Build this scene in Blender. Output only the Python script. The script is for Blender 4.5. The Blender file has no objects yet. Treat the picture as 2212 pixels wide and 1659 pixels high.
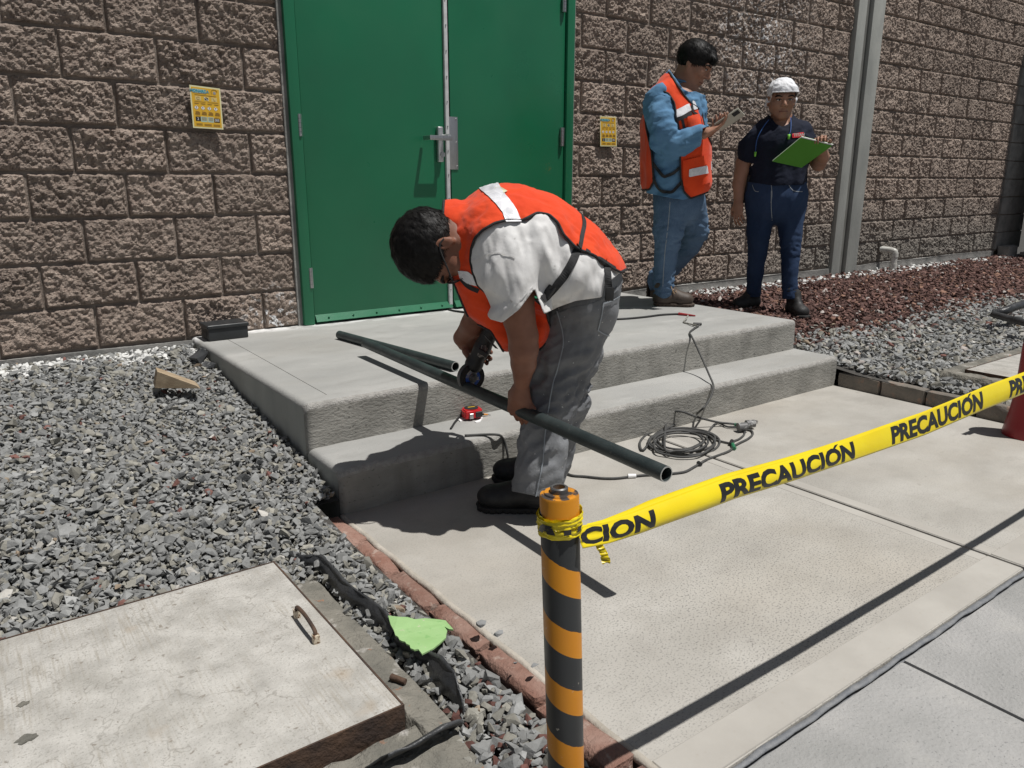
import bpy, bmesh, math, random, time
import numpy as np
from mathutils import Vector, Matrix
from mathutils.bvhtree import BVHTree
T0 = time.time()
random.seed(7); RNG = np.random.default_rng(7)
SC = bpy.context.scene
COL = SC.collection
# ------------------------------------------------------------------ camera, sky, sun, exposure
FPX, CX, CY = 1660.0, 1106.0, 829.5
PITCH, YAW = math.radians(14.7), math.radians(36.2)
CAMP = np.array([0, 0, 1.082])
cd = bpy.data.cameras.new("camera"); cam = bpy.data.objects.new("camera", cd); COL.objects.link(cam)
cam.location = CAMP; cam.rotation_euler = (math.pi/2 - PITCH, 0, -YAW)
cd.sensor_width = 36.0; cd.lens = 36.0*FPX/2212.0; cd.clip_start = .05; cd.clip_end = 500
SC.camera = cam
w = bpy.data.worlds.new("World"); SC.world = w; w.use_nodes = True
nt = w.node_tree; nt.nodes.clear()
sky = nt.nodes.new("ShaderNodeTexSky"); sky.sky_type = 'NISHITA'; sky.sun_disc = False
sky.sun_elevation = math.radians(70.2); sky.sun_rotation = math.radians(146.3); sky.altitude = 2200
bg = nt.nodes.new("ShaderNodeBackground"); bg.inputs[1].default_value = .052
wo = nt.nodes.new("ShaderNodeOutputWorld")
hs_ = nt.nodes.new("ShaderNodeHueSaturation"); hs_.inputs['Saturation'].default_value = .42
nt.links.new(sky.outputs[0], hs_.inputs['Color']); nt.links.new(hs_.outputs[0], bg.inputs[0]); nt.links.new(bg.outputs[0], wo.inputs[0])
sd = bpy.data.lights.new("sun", 'SUN'); sd.energy = 4.5; sd.angle = math.radians(.55); sd.color = (1, .97, .93)
sun = bpy.data.objects.new("sun", sd); COL.objects.link(sun)
SUND = np.array([-.2, .3, -1.0])
sun.rotation_euler = Vector(SUND).to_track_quat('-Z', 'Y').to_euler(); sun.location = (1, -2, 8)
SC.view_settings.view_transform = 'Standard'; SC.view_settings.look = 'None'
SC.view_settings.exposure = -.1; SC.view_settings.gamma = 1; SC.view_settings.use_curve_mapping = False
SC.cycles.max_bounces = 6; SC.cycles.transparent_max_bounces = 8

# ------------------------------------------------------------------ measuring helpers (a photo pixel of the 2212 wide frame to a point of the place)
FH = np.array([math.sin(YAW), math.cos(YAW), 0]); RT = np.array([math.cos(YAW), -math.sin(YAW), 0])
FW = FH*math.cos(PITCH) - np.array([0, 0, math.sin(PITCH)]); UPV = FH*math.sin(PITCH) + np.array([0, 0, math.cos(PITCH)])
UP = np.array([0, 0, 1.0])
def ray(x, y): return FW + RT*(x-CX)/FPX + UPV*(CY-y)/FPX
def onz(x, y, z): d = ray(x, y); return CAMP + d*(z-CAMP[2])/d[2]
def ony(x, y, Y): d = ray(x, y); return CAMP + d*(Y-CAMP[1])/d[1]
def onx(x, y, X): d = ray(x, y); return CAMP + d*(X-CAMP[0])/d[0]
def at(x, y, H): d = ray(x, y); return CAMP + d*(H/(d@FH))
def proj(P):
    v = np.asarray(P, float) - CAMP; z = v@FW
    return np.stack([CX + FPX*(v@RT)/z, CY - FPX*(v@UPV)/z], -1)

# ------------------------------------------------------------------ object helpers
def link(o, parent=None):
    COL.objects.link(o)
    if parent is not None: o.parent = parent
    return o
def tag(o, label=None, cat=None, group=None, kind=None):
    if label: o['label'] = label
    if cat: o['category'] = cat
    if group: o['group'] = group
    if kind: o['kind'] = kind
    return o
def empty(name, loc, label, cat, group=None):
    o = bpy.data.objects.new(name, None); o.location = loc; o.empty_display_size = .1
    link(o); return tag(o, label, cat, group)
def rawmesh(name, V, F, smooth=False, mats=None, midx=None, col=None):
    """fast mesh from numpy arrays; F is (n,3) or (n,4) or a list of both"""
    me = bpy.data.meshes.new(name)
    V = np.asarray(V, np.float32)
    Fs = F if isinstance(F, list) and isinstance(F[0], np.ndarray) and F[0].ndim == 2 else [F]
    Fs = [np.asarray(f, np.int32) for f in Fs if len(f)]
    nl = sum(f.size for f in Fs); nf = sum(len(f) for f in Fs)
    me.vertices.add(len(V)); me.vertices.foreach_set("co", V.ravel())
    me.loops.add(nl); me.loops.foreach_set("vertex_index", np.concatenate([f.ravel() for f in Fs]))
    me.polygons.add(nf)
    tot = np.concatenate([np.full(len(f), f.shape[1], np.int32) for f in Fs])
    st = np.concatenate([[0], np.cumsum(tot)[:-1]]).astype(np.int32)
    me.polygons.foreach_set("loop_start", st)
    try: me.polygons.foreach_set("loop_total", tot)
    except Exception: pass
    me.polygons.foreach_set("use_smooth", np.full(nf, bool(smooth)))
    if midx is not None: me.polygons.foreach_set("material_index", np.asarray(midx, np.int32))
    if mats: 
        for m in (mats if isinstance(mats, (list, tuple)) else [mats]): me.materials.append(m)
    if col is not None:
        a = me.color_attributes.new("tint", 'FLOAT_COLOR', 'POINT')
        c = np.ones((len(V), 4), np.float32); c[:, :3] = col; a.data.foreach_set("color", c.ravel())
    me.update(calc_edges=True); me.validate()
    return me
def mobj(name, me, parent=None, loc=None):
    """link a mesh whose vertices are in world space; under a parent they stay where they are"""
    o = bpy.data.objects.new(name, me); link(o, parent)
    if parent is not None and loc is None:
        o.matrix_parent_inverse = parent_inv(parent)
    if loc is not None: o.location = loc
    return o
def wmat(o):
    m = Matrix.LocRotScale(o.location, o.rotation_euler, o.scale)
    if o.parent is not None: m = wmat(o.parent) @ o.matrix_parent_inverse @ m
    return m
def parent_inv(p): return wmat(p).inverted()
class B:
    """collects simple shapes into one bmesh"""
    def __init__(s): s.bm = bmesh.new()
    def box(s, lo, hi, bevel=0, seg=2, M=None):
        r = bmesh.ops.create_cube(s.bm, size=1); vs = r['verts']
        lo = np.array(lo); hi = np.array(hi)
        for v in vs: v.co = Vector((lo+hi)/2 + np.array(v.co)*(hi-lo))
        if bevel:
            es = list({e for v in vs for e in v.link_edges})
            rr = bmesh.ops.bevel(s.bm, geom=es, offset=bevel, segments=seg, affect='EDGES', profile=.6)
            vs = list({v for f in rr['faces'] for v in f.verts} | {v for v in vs if v.is_valid})
        if M is not None: bmesh.ops.transform(s.bm, matrix=M, verts=vs)
        return s
    def cyl(s, a, b, r, r2=None, n=24, cap=True):
        a = Vector(a); b = Vector(b); d = b-a
        m = Matrix.Translation((a+b)/2) @ d.to_track_quat('Z', 'Y').to_matrix().to_4x4()
        bmesh.ops.create_cone(s.bm, cap_ends=cap, segments=n, radius1=r, radius2=r if r2 is None else r2, depth=d.length, matrix=m)
        return s
    def ell(s, c, r, M=None, u=16, v=10):
        m = Matrix.Translation(Vector(c)) @ (M.to_4x4() if M is not None else Matrix()) @ Matrix.Diagonal((*r, 1))
        bmesh.ops.create_uvsphere(s.bm, u_segments=u, v_segments=v, radius=1, matrix=m); return s
    def lathe(s, prof, c, n=32, axis=None):
        """prof: (r,z) list round the axis through c"""
        q = Vector(axis).to_track_quat('Z', 'Y') if axis is not None else None
        rows = []
        for r, z in prof:
            row = []
            for i in range(n):
                a = 2*math.pi*i/n; v = Vector((r*math.cos(a), r*math.sin(a), z))
                if q: v = q @ v
                row.append(s.bm.verts.new(v+Vector(c)))
            rows.append(row)
        for k in range(len(rows)-1):
            for i in range(n):
                j = (i+1) % n
                s.bm.faces.new((rows[k][i], rows[k][j], rows[k+1][j], rows[k+1][i]))
        if prof[0][0] > 0: s.bm.faces.new(rows[0][::-1])
        if prof[-1][0] > 0: s.bm.faces.new(rows[-1])
        return s
    def poly(s, pts, vec):
        """prism: polygon pts extruded along vec"""
        vec = Vector(vec); a = [s.bm.verts.new(Vector(p)) for p in pts]; b = [s.bm.verts.new(Vector(p)+vec) for p in pts]
        n = len(a); s.bm.faces.new(a[::-1]); s.bm.faces.new(b)
        for i in range(n): s.bm.faces.new((a[i], a[(i+1) % n], b[(i+1) % n], b[i]))
        return s
    def tube(s, pts, r, n=8, closed=False):
        V, F = tube_arrays(pts, r, n, closed)
        vs = [s.bm.verts.new(v) for v in V]
        for f in F:
            try: s.bm.faces.new([vs[i] for i in f])
            except ValueError: pass
        return s
    def mesh(s, name, mats=None, smooth=False, angle=None):
        bmesh.ops.recalc_face_normals(s.bm, faces=s.bm.faces)
        me = bpy.data.meshes.new(name); s.bm.to_mesh(me); s.bm.free()
        if mats:
            for m in (mats if isinstance(mats, (list, tuple)) else [mats]): me.materials.append(m)
        if smooth:
            me.polygons.foreach_set("use_smooth", np.ones(len(me.polygons), bool))
            if angle: me.set_sharp_from_angle(angle=math.radians(angle))
        return me
    def obj(s, name, mat, parent=None, smooth=False, angle=None, loc=None):
        return mobj(name, s.mesh(name, mat, smooth, angle), parent, loc)
def catmull(P, n=6, closed=False):
    P = np.asarray(P, float); out = []
    N = len(P); rng = range(N if closed else N-1)
    for i in rng:
        if closed: a, b, c, d = P[(i-1) % N], P[i], P[(i+1) % N], P[(i+2) % N]
        else: a, b, c, d = P[max(i-1, 0)], P[i], P[i+1], P[min(i+2, N-1)]
        for t in np.linspace(0, 1, n, endpoint=False):
            out.append(.5*((2*b)+(-a+c)*t+(2*a-5*b+4*c-d)*t*t+(-a+3*b-3*c+d)*t**3))
    if not closed: out.append(P[-1])
    return np.array(out)
def tube_arrays(pts, r, n=8, closed=False):
    P = np.asarray(pts, float); N = len(P)
    rs = np.full(N, r) if np.isscalar(r) else np.asarray(r, float)
    T = np.roll(P, -1, 0)-np.roll(P, 1, 0) if closed else np.gradient(P, axis=0)
    T /= np.linalg.norm(T, axis=1)[:, None]+1e-12
    ref = np.array([0, 0, 1.0]) if abs(T[0][2]) < .9 else np.array([1.0, 0, 0])
    u = np.cross(T[0], ref); u /= np.linalg.norm(u)
    V = []; ang = np.linspace(0, 2*np.pi, n, endpoint=False)
    for i in range(N):
        u = u-T[i]*(u@T[i]); u /= np.linalg.norm(u)+1e-12; v = np.cross(T[i], u)
        V.append(P[i]+rs[i]*(np.cos(ang)[:, None]*u+np.sin(ang)[:, None]*v))
    V = np.concatenate(V); F = []
    for i in range(N if closed else N-1):
        j = (i+1) % N
        for k in range(n): F.append((i*n+k, i*n+(k+1) % n, j*n+(k+1) % n, j*n+k))
    if not closed:
        F.append(tuple(range(n))[::-1]); F.append(tuple((N-1)*n+k for k in range(n)))
    return V, F

# ------------------------------------------------------------------ noise for shapes
_H = RNG.random(4096).astype(np.float32)
def vnoise(P, s=1.0, seed=0):
    """value noise in 0..1 of points P (...,3)"""
    P = np.asarray(P, np.float64)*s+seed*17.13
    i = np.floor(P).astype(np.int64); f = P-i; f = f*f*(3-2*f); r = 0
    for dx in (0, 1):
        for dy in (0, 1):
            for dz in (0, 1):
                h = _H[((i[..., 0]+dx)*1619+(i[..., 1]+dy)*31337+(i[..., 2]+dz)*6971+seed*101) & 4095]
                r = r+h*(f[..., 0] if dx else 1-f[..., 0])*(f[..., 1] if dy else 1-f[..., 1])*(f[..., 2] if dz else 1-f[..., 2])
    return r
def fbm(P, s=1.0, o=4, seed=0):
    r = 0; a = .5; t = 0
    for k in range(o): r = r+a*vnoise(P, s*2**k, seed+k); t += a; a *= .5
    return r/t

# ------------------------------------------------------------------ materials
def mat(name, c=(.5, .5, .5), rough=.8, metal=0, spec=.5, c2=None, s=6, det=6, lo=.35, hi=.65, bump=0, bs=60, bdet=5, spots=None, attr=False,
        rvar=0, coat=0, trans=0, stretch=None, obj=False, sheen=0, bd=.01, extra=None, speck=None, sss=0, rnd=0):
    m = bpy.data.materials.new(name); m.use_nodes = True; n = m.node_tree; N = n.nodes; L = n.links
    b = N['Principled BSDF']; b.inputs['Roughness'].default_value = rough; b.inputs['Metallic'].default_value = metal
    b.inputs['Specular IOR Level'].default_value = spec; b.inputs['Base Color'].default_value = (*c, 1)
    if coat: b.inputs['Coat Weight'].default_value = coat
    if sheen: b.inputs['Sheen Weight'].default_value = sheen
    if sss: b.inputs['Subsurface Weight'].default_value = sss; b.inputs['Subsurface Radius'].default_value = (.01, .004, .002)
    if obj: co = N.new('ShaderNodeTexCoord').outputs['Object']
    else: co = N.new('ShaderNodeNewGeometry').outputs['Position']
    if stretch is not None:
        mp = N.new('ShaderNodeMapping'); mp.inputs['Scale'].default_value = stretch; L.new(co, mp.inputs[0]); co = mp.outputs[0]
    def noise(sc, d=6, ro=.55):
        t = N.new('ShaderNodeTexNoise'); t.inputs['Scale'].default_value = sc; t.inputs['Detail'].default_value = d
        t.inputs['Roughness'].default_value = ro; L.new(co, t.inputs['Vector']); return t.outputs['Fac']
    def rng(x, a, b_, o0=0, o1=1):
        r = N.new('ShaderNodeMapRange'); r.inputs[1].default_value = a; r.inputs[2].default_value = b_
        r.inputs[3].default_value = o0; r.inputs[4].default_value = o1; L.new(x, r.inputs[0]); return r.outputs[0]
    def mix(f, a, b_, t='MIX'):
        x = N.new('ShaderNodeMix'); x.data_type = 'RGBA'; x.blend_type = t
        for i, v in ((0, f), (6, a), (7, b_)):
            if isinstance(v, (int, float)): x.inputs[i].default_value = v
            elif isinstance(v, tuple): x.inputs[i].default_value = (*v, 1)
            else: L.new(v, x.inputs[i])
        return x.outputs[2]
    out = None
    if attr:
        a = N.new('ShaderNodeVertexColor'); a.layer_name = "tint"; out = a.outputs[0]
        if c2 is not None: out = mix(rng(noise(s, det), lo, hi), out, mix(1.0, out, c2, 'MULTIPLY'))
    elif c2 is not None: out = mix(rng(noise(s, det), lo, hi), c, c2)
    if speck:   # list of (scale, threshold lo, hi, colour, amount)
        for sc, a0, a1, cc, am in speck:
            out = mix(rng(noise(sc, 3), a0, a1, 0, am), out if out is not None else c, cc)
    if rnd:
        oi = N.new('ShaderNodeObjectInfo'); g = rng(oi.outputs['Random'], 0, 1, 1-rnd, 1+rnd)
        cb = N.new('ShaderNodeCombineColor'); [L.new(g, cb.inputs[i]) for i in range(3)]
        out = mix(1.0, out if out is not None else c, cb.outputs[0], 'MULTIPLY')
    if extra: out = extra(N, L, co, noise, rng, mix, out if out is not None else c)
    if out is not None: L.new(out, b.inputs['Base Color'])
    if rvar: L.new(rng(noise(s*1.7, 4), .3, .7, rough-rvar, rough+rvar), b.inputs['Roughness'])
    if bump:
        bp = N.new('ShaderNodeBump'); bp.inputs['Strength'].default_value = bump; bp.inputs['Distance'].default_value = bd
        L.new(noise(bs, bdet, .6), bp.inputs['Height']); L.new(bp.outputs[0], b.inputs['Normal'])
    return m
# ------------------------------------------------------------------ sculpting: distance fields meshed by surface nets
class Field:
    """shapes are collected first; the grid is laid round them when it is meshed"""
    def __init__(s, lo, hi, h): s.h = h; s.ops = []; s.lo3 = []; s.hi3 = []
    def _grid(s):
        h = s.h; lo = np.min(s.lo3, 0)-4*h; hi = np.max(s.hi3, 0)+4*h; s.lo = lo; n = np.ceil((hi-lo)/h).astype(int)+1
        s.ax = [lo[i]+h*np.arange(n[i]) for i in range(3)]; s.F = np.full(n, .5, np.float32)
        for f, a in s.ops: f(*a)
    def cone(s, a, b, ra, rb=None, k=.02, flat=None, op='add'):
        a = np.array(a, float); b = np.array(b, float); m = max(ra, rb or 0)*(max(flat[1], 1) if flat else 1)+k*.5
        if op == 'add': s.lo3.append(np.minimum(a, b)-m); s.hi3.append(np.maximum(a, b)+m)
        s.ops.append((s._cone, (a, b, ra, rb, k, flat, op))); return s
    def ell(s, c, r, M=None, k=.02, op='add'):
        c = np.array(c, float)
        if op == 'add': s.lo3.append(c-max(r)-k*.5); s.hi3.append(c+max(r)+k*.5)
        s.ops.append((s._ell, (c, r, M, k, op))); return s
    def half(s, p, n, k=.004): s.ops.append((s._half, (p, n, k))); return s
    def _sub(s, lo, hi):
        sl = []
        for i in range(3):
            a = int(np.clip(np.floor((lo[i]-s.lo[i])/s.h), 0, len(s.ax[i])-1)); b = int(np.clip(np.ceil((hi[i]-s.lo[i])/s.h)+1, 1, len(s.ax[i])))
            sl.append(slice(a, max(b, a+1)))
        g = np.meshgrid(*[s.ax[i][sl[i]].astype(np.float32) for i in range(3)], indexing='ij')
        return tuple(sl), g
    def _put(s, sl, d, k, op):
        F = s.F[sl]
        if op == 'sub':
            d = -d; h = np.clip(.5-.5*(d-F)/k, 0, 1) if k else None
            r = np.maximum(F, d) if not k else (d*(1-h)+F*h+k*h*(1-h))
        else:
            if isinstance(k,(int,float)) and not k: r = np.minimum(F, d)
            else:
                h = np.clip(.5+.5*(F-d)/k, 0, 1); r = F*(1-h)+d*h-k*h*(1-h)
        s.F[sl] = r
    def _cone(s, a, b, ra, rb=None, k=.02, flat=None, op='add'):
        """capsule from a to b; flat=(dir, factor) widens the section along dir"""
        rb = ra if rb is None else rb; a = np.array(a, float); b = np.array(b, float)
        m = max(ra, rb)*(max(flat[1], 1) if flat else 1)+2*k+2*s.h
        sl, (X, Y, Z) = s._sub(np.minimum(a, b)-m, np.maximum(a, b)+m)
        ab = b-a; L2 = max(ab@ab, 1e-9)
        x, y, z = X-a[0], Y-a[1], Z-a[2]
        t = np.clip((x*ab[0]+y*ab[1]+z*ab[2])/L2, 0, 1)
        x -= t*ab[0]; y -= t*ab[1]; z -= t*ab[2]
        if flat:
            n = np.array(flat[0], float); n /= np.linalg.norm(n); c = (x*n[0]+y*n[1]+z*n[2])*(1-1/flat[1])
            x -= c*n[0]; y -= c*n[1]; z -= c*n[2]
        s._put(sl, np.sqrt(x*x+y*y+z*z)-(ra+(rb-ra)*t), k, op); return s
    def chain(s, pts, k=.02, flat=None, op='add'):
        """pts: (point, radius[, flatfactor]); the links join without swelling, the whole blends with what is there"""
        segs = []
        for p, q in zip(pts[:-1], pts[1:]):
            fp = p[2] if len(p) > 2 else 1; fq = q[2] if len(q) > 2 else 1; f = (fp+fq)/2 if flat is not None else 1
            a, b = np.array(p[0], float), np.array(q[0], float); m = max(p[1], q[1])*max(f, 1)+k*.5
            segs.append((a, b, p[1], q[1], (flat, f) if flat is not None else None, m)); s.lo3.append(np.minimum(a, b)-m); s.hi3.append(np.maximum(a, b)+m)
        s.ops.append((s._chain, (segs, k, op))); return s
    def _chain(s, segs, k, op):
        e = k+2*s.h+.02; lo = np.min([np.minimum(g[0], g[1])-g[5] for g in segs], 0)-e; hi = np.max([np.maximum(g[0], g[1])+g[5] for g in segs], 0)+e
        sl, g_ = s._sub(lo, hi); keep = s.F; s.F = np.full(s.F.shape, .5, np.float32) if False else s.F
        T = np.full(g_[0].shape, .5, np.float32); F0, ax0, lo0 = s.F, s.ax, s.lo
        s.F = T; s.ax = [ax0[i][sl[i]] for i in range(3)]; s.lo = np.array([a[0] for a in s.ax])
        for a, b, ra, rb, fl, m in segs: s._cone(a, b, ra, rb, .010, fl)
        s.F, s.ax, s.lo = F0, ax0, lo0; s._put(sl, T, k, op)
    def _ell(s, c, r, M=None, k=.02, op='add'):
        """ellipsoid; M columns = its axes"""
        c = np.array(c, float); R = np.eye(3) if M is None else np.array(M, float); m = max(r)+2*k+2*s.h
        sl, (X, Y, Z) = s._sub(c-m, c+m); x, y, z = X-c[0], Y-c[1], Z-c[2]
        q = [(x*R[0, i]+y*R[1, i]+z*R[2, i])/r[i] for i in range(3)]
        n = np.sqrt(q[0]**2+q[1]**2+q[2]**2); n2 = np.sqrt((q[0]/r[0])**2+(q[1]/r[1])**2+(q[2]/r[2])**2)+1e-6
        s._put(sl, n*(n-1)/n2, k, op); return s
    def _half(s, p, n, k=.004):
        """keep the side of the plane towards -n"""
        X, Y, Z = np.meshgrid(*[a.astype(np.float32) for a in s.ax], indexing='ij')
        d = (X-p[0])*n[0]+(Y-p[1])*n[1]+(Z-p[2])*n[2]
        h = np.clip(.5-.5*(d-s.F)/k, 0, 1); s.F = d*(1-h)+s.F*h+k*h*(1-h); return s
    def nets(s):
        s._grid(); F = s.F; I = F < 0; h = s.h
        A = I[:-1, :-1, :-1].copy(); O = A.copy()
        cs = [(i, j, k) for i in (0, 1) for j in (0, 1) for k in (0, 1)]
        n = np.array(F.shape)-1
        for (i, j, k) in cs:
            v = I[i:n[0]+i, j:n[1]+j, k:n[2]+k]; A &= v; O |= v
        act = O & ~A; idx = np.argwhere(act); vid = np.full(act.shape, -1, np.int32); vid[act] = np.arange(len(idx))
        acc = np.zeros((len(idx), 3)); cnt = np.zeros(len(idx))
        val = {c: F[idx[:, 0]+c[0], idx[:, 1]+c[1], idx[:, 2]+c[2]] for c in cs}
        for c in cs:
            for a in range(3):
                if c[a] == 0:
                    d = list(c); d[a] = 1; d = tuple(d); u, v = val[c], val[d]; m = (u < 0) != (v < 0)
                    t = np.where(m, u/np.where(m, u-v, 1), 0); p = np.array(c, float)[None].repeat(len(idx), 0); p[:, a] += t
                    acc += p*m[:, None]; cnt += m
        V = s.lo+(idx+acc/cnt[:, None])*h; Q = []
        for a in range(3):
            b, c = (a+1) % 3, (a+2) % 3
            s0 = [slice(None)]*3; s1 = [slice(None)]*3; s0[a] = slice(0, -1); s1[a] = slice(1, None)
            cr = I[tuple(s0)] != I[tuple(s1)]; e = np.argwhere(cr)
            e = e[(e[:, b] > 0) & (e[:, c] > 0) & (e[:, b] < n[b]) & (e[:, c] < n[c])]
            ins = I[e[:, 0], e[:, 1], e[:, 2]]
            def g(db, dc): q = e.copy(); q[:, b] -= db; q[:, c] -= dc; return vid[q[:, 0], q[:, 1], q[:, 2]]
            q = np.stack([g(0, 0), g(1, 0), g(1, 1), g(0, 1)], 1); q[~ins] = q[~ins][:, ::-1]; Q.append(q)
        return V, np.concatenate(Q)
def vnormals(V, F):
    T = F[:, [0, 1, 2]]; n = np.cross(V[F[:, 1]]-V[F[:, 0]], V[F[:, 2]]-V[F[:, 0]])
    if F.shape[1] == 4: n = n+np.cross(V[F[:, 2]]-V[F[:, 0]], V[F[:, 3]]-V[F[:, 0]])
    N = np.zeros_like(V)
    for i in range(F.shape[1]): 
        for a in range(3): N[:, a] += np.bincount(F[:, i], n[:, a], len(V))
    return N/(np.linalg.norm(N, axis=1)[:, None]+1e-12)
def relax(V, F, it=2, f=.5):
    for _ in range(it):
        A = np.zeros_like(V); c = np.zeros(len(V)); k = F.shape[1]
        for i in range(k):
            j = F[:, (i+1) % k]; ii = F[:, i]
            for a in range(3):
                A[:, a] += np.bincount(ii, V[j, a], len(V))+np.bincount(j, V[ii, a], len(V))
            c += np.bincount(ii, minlength=len(V))+np.bincount(j, minlength=len(V))
        V = V+(A/c[:, None]-V)*f
    return V
def tris(F): return F if F.shape[1] == 3 else np.concatenate([F[:, [0, 1, 2]], F[:, [0, 2, 3]]])
def clip(V, F, g):
    """keep the part of the surface with g>0, cut cleanly along g=0"""
    F = tris(F); ins = g > 0; c = ins[F].sum(1); keep = F[c == 3]; V = list(V); base = len(V); cache = {}; new = []
    def cut(i, j):
        k = (i, j) if i < j else (j, i)
        if k not in cache:
            t = g[k[0]]/(g[k[0]]-g[k[1]]); cache[k] = len(V); V.append(V[k[0]]*(1-t)+V[k[1]]*t)
        return cache[k]
    for f in F[(c == 1) | (c == 2)]:
        f = list(map(int, f))
        for _ in range(3):
            a = [ins[x] for x in f]
            if (a == [True, False, False]) or (a == [True, True, False]): break
            f = f[1:]+f[:1]
        if a == [True, False, False]: new.append((f[0], cut(f[0], f[1]), cut(f[0], f[2])))
        else:
            p = cut(f[1], f[2]); q = cut(f[0], f[2]); new += [(f[0], f[1], p), (f[0], p, q)]
    V = np.array(V); F2 = np.concatenate([keep, np.array(new, int).reshape(-1, 3)])
    used = np.unique(F2); mp = np.full(len(V), -1); mp[used] = np.arange(len(used))
    return V[used], mp[F2]
def poly_sd(P, poly):
    """signed distance to a polygon, positive inside"""
    poly = np.asarray(poly, float); d = np.full(len(P), 1e9); inside = np.zeros(len(P), bool)
    for a, b in zip(poly, np.roll(poly, -1, 0)):
        e = b-a; w_ = P-a; t = np.clip((w_@e)/(e@e), 0, 1); d = np.minimum(d, np.linalg.norm(w_-t[:, None]*e, axis=1))
        c1 = (a[1] <= P[:, 1]) != (b[1] <= P[:, 1])
        with np.errstate(divide='ignore', invalid='ignore'): xi = a[0]+(P[:, 1]-a[1])*e[0]/e[1]
        inside ^= c1 & (P[:, 0] < xi)
    return np.where(inside, d, -d)
def loops_of(F):
    """ordered boundary loops of a triangle mesh"""
    E = np.concatenate([F[:, [0, 1]], F[:, [1, 2]], F[:, [2, 0]]]); key = np.sort(E, 1); k = key[:, 0].astype(np.int64)*(F.max()+1)+key[:, 1]
    u, inv, cnt = np.unique(k, return_inverse=True, return_counts=True); bd = E[cnt[inv] == 1]
    nxt = {int(a): int(b) for a, b in bd}; out = []; seen = set()
    for st in list(nxt):
        if st in seen: continue
        lp = []; c = st
        while c in nxt and c not in seen: seen.add(c); lp.append(c); c = nxt[c]
        if len(lp) > 12: out.append(lp)
    return out
def piping(V, F, r, every=2, sm=3, minlen=.12):
    """tubes along the cut edges of a garment"""
    Vs, Fs, o = [], [], 0
    for lp in loops_of(F):
        P = V[lp]
        L = np.linalg.norm(np.roll(P, -1, 0)-P, axis=1).sum()
        if L < minlen: continue
        for _ in range(sm): P = (np.roll(P, 1, 0)+P*2+np.roll(P, -1, 0))/4
        P = P[::every]
        if len(P) < 6: continue
        v, f = tube_arrays(P, r, 6, True); Vs.append(v); Fs += [tuple(i+o for i in q) for q in f]; o += len(v)
    return (np.concatenate(Vs), np.array(Fs)) if Vs else (np.zeros((0, 3)), np.zeros((0, 4), int))
def bvh_of(V, F): return BVHTree.FromPolygons([tuple(v) for v in V], [tuple(map(int, f)) for f in F])
def hit(bvh, x, y, off=.003):
    d = Vector(ray(x, y)).normalized(); r = bvh.ray_cast(Vector(CAMP), d)
    if r[0] is None: return None, None
    n = r[1] if r[1].dot(d) < 0 else -r[1]
    return np.array(r[0]+n*off), np.array(n)
def ribbon(bvh, pts, width, th=.002, off=.003, n=6):
    """a strap lying on a surface along photo points"""
    C_ = catmull(np.array(pts, float), n); P = []; Nn = []
    for x, y in C_:
        p, nn = hit(bvh, x, y, off)
        if p is not None: P.append(p); Nn.append(nn)
    if len(P) < 4: return np.zeros((0, 3)), np.zeros((0, 4), int)
    P = np.array(P); Nn = np.array(Nn)
    for _ in range(2): P[1:-1] = (P[:-2]+2*P[1:-1]+P[2:])/4; Nn[1:-1] = (Nn[:-2]+2*Nn[1:-1]+Nn[2:])/4
    T = np.gradient(P, axis=0); T /= np.linalg.norm(T, axis=1)[:, None]+1e-9
    S = np.cross(T, Nn); S /= np.linalg.norm(S, axis=1)[:, None]+1e-9
    V = []; F = []
    for i in range(len(P)):
        for a, b in ((-1, 0), (1, 0), (1, 1), (-1, 1)): V.append(P[i]+S[i]*a*width/2+Nn[i]*b*th)
    for i in range(len(P)-1):
        for k in range(4): F.append((4*i+k, 4*i+(k+1) % 4, 4*i+4+(k+1) % 4, 4*i+4+k))
    F.append((3, 2, 1, 0)); m = 4*(len(P)-1); F.append((m, m+1, m+2, m+3))
    return np.array(V), np.array(F)
def folds(V, N, amp, s, axis=None, seed=0, st=3.5):
    """cloth creases: ridged noise stretched along an axis"""
    P = V.copy()
    if axis is not None:
        a = np.array(axis, float); a /= np.linalg.norm(a); P = P-np.outer(P@a, a)*(1-1/st)
    n = 1-np.abs(2*fbm(P, s, 3, seed)-1)*1.6
    return V+N*(amp*(n-.5))[:, None]

def biggest(V, F):
    """only the largest connected piece of a triangle mesh"""
    lab = np.arange(len(V)); 
    for _ in range(400):
        m = lab[F].min(1); new = lab.copy(); np.minimum.at(new, F.ravel(), np.repeat(m, F.shape[1])); new = new[new]
        if (new == lab).all(): break
        lab = new
    r = lab[F[:, 0]]; u, c = np.unique(r, return_counts=True); F = F[r == u[np.argmax(c)]]
    used = np.unique(F); mp = np.full(len(V), -1); mp[used] = np.arange(len(used)); return V[used], mp[F]
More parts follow.
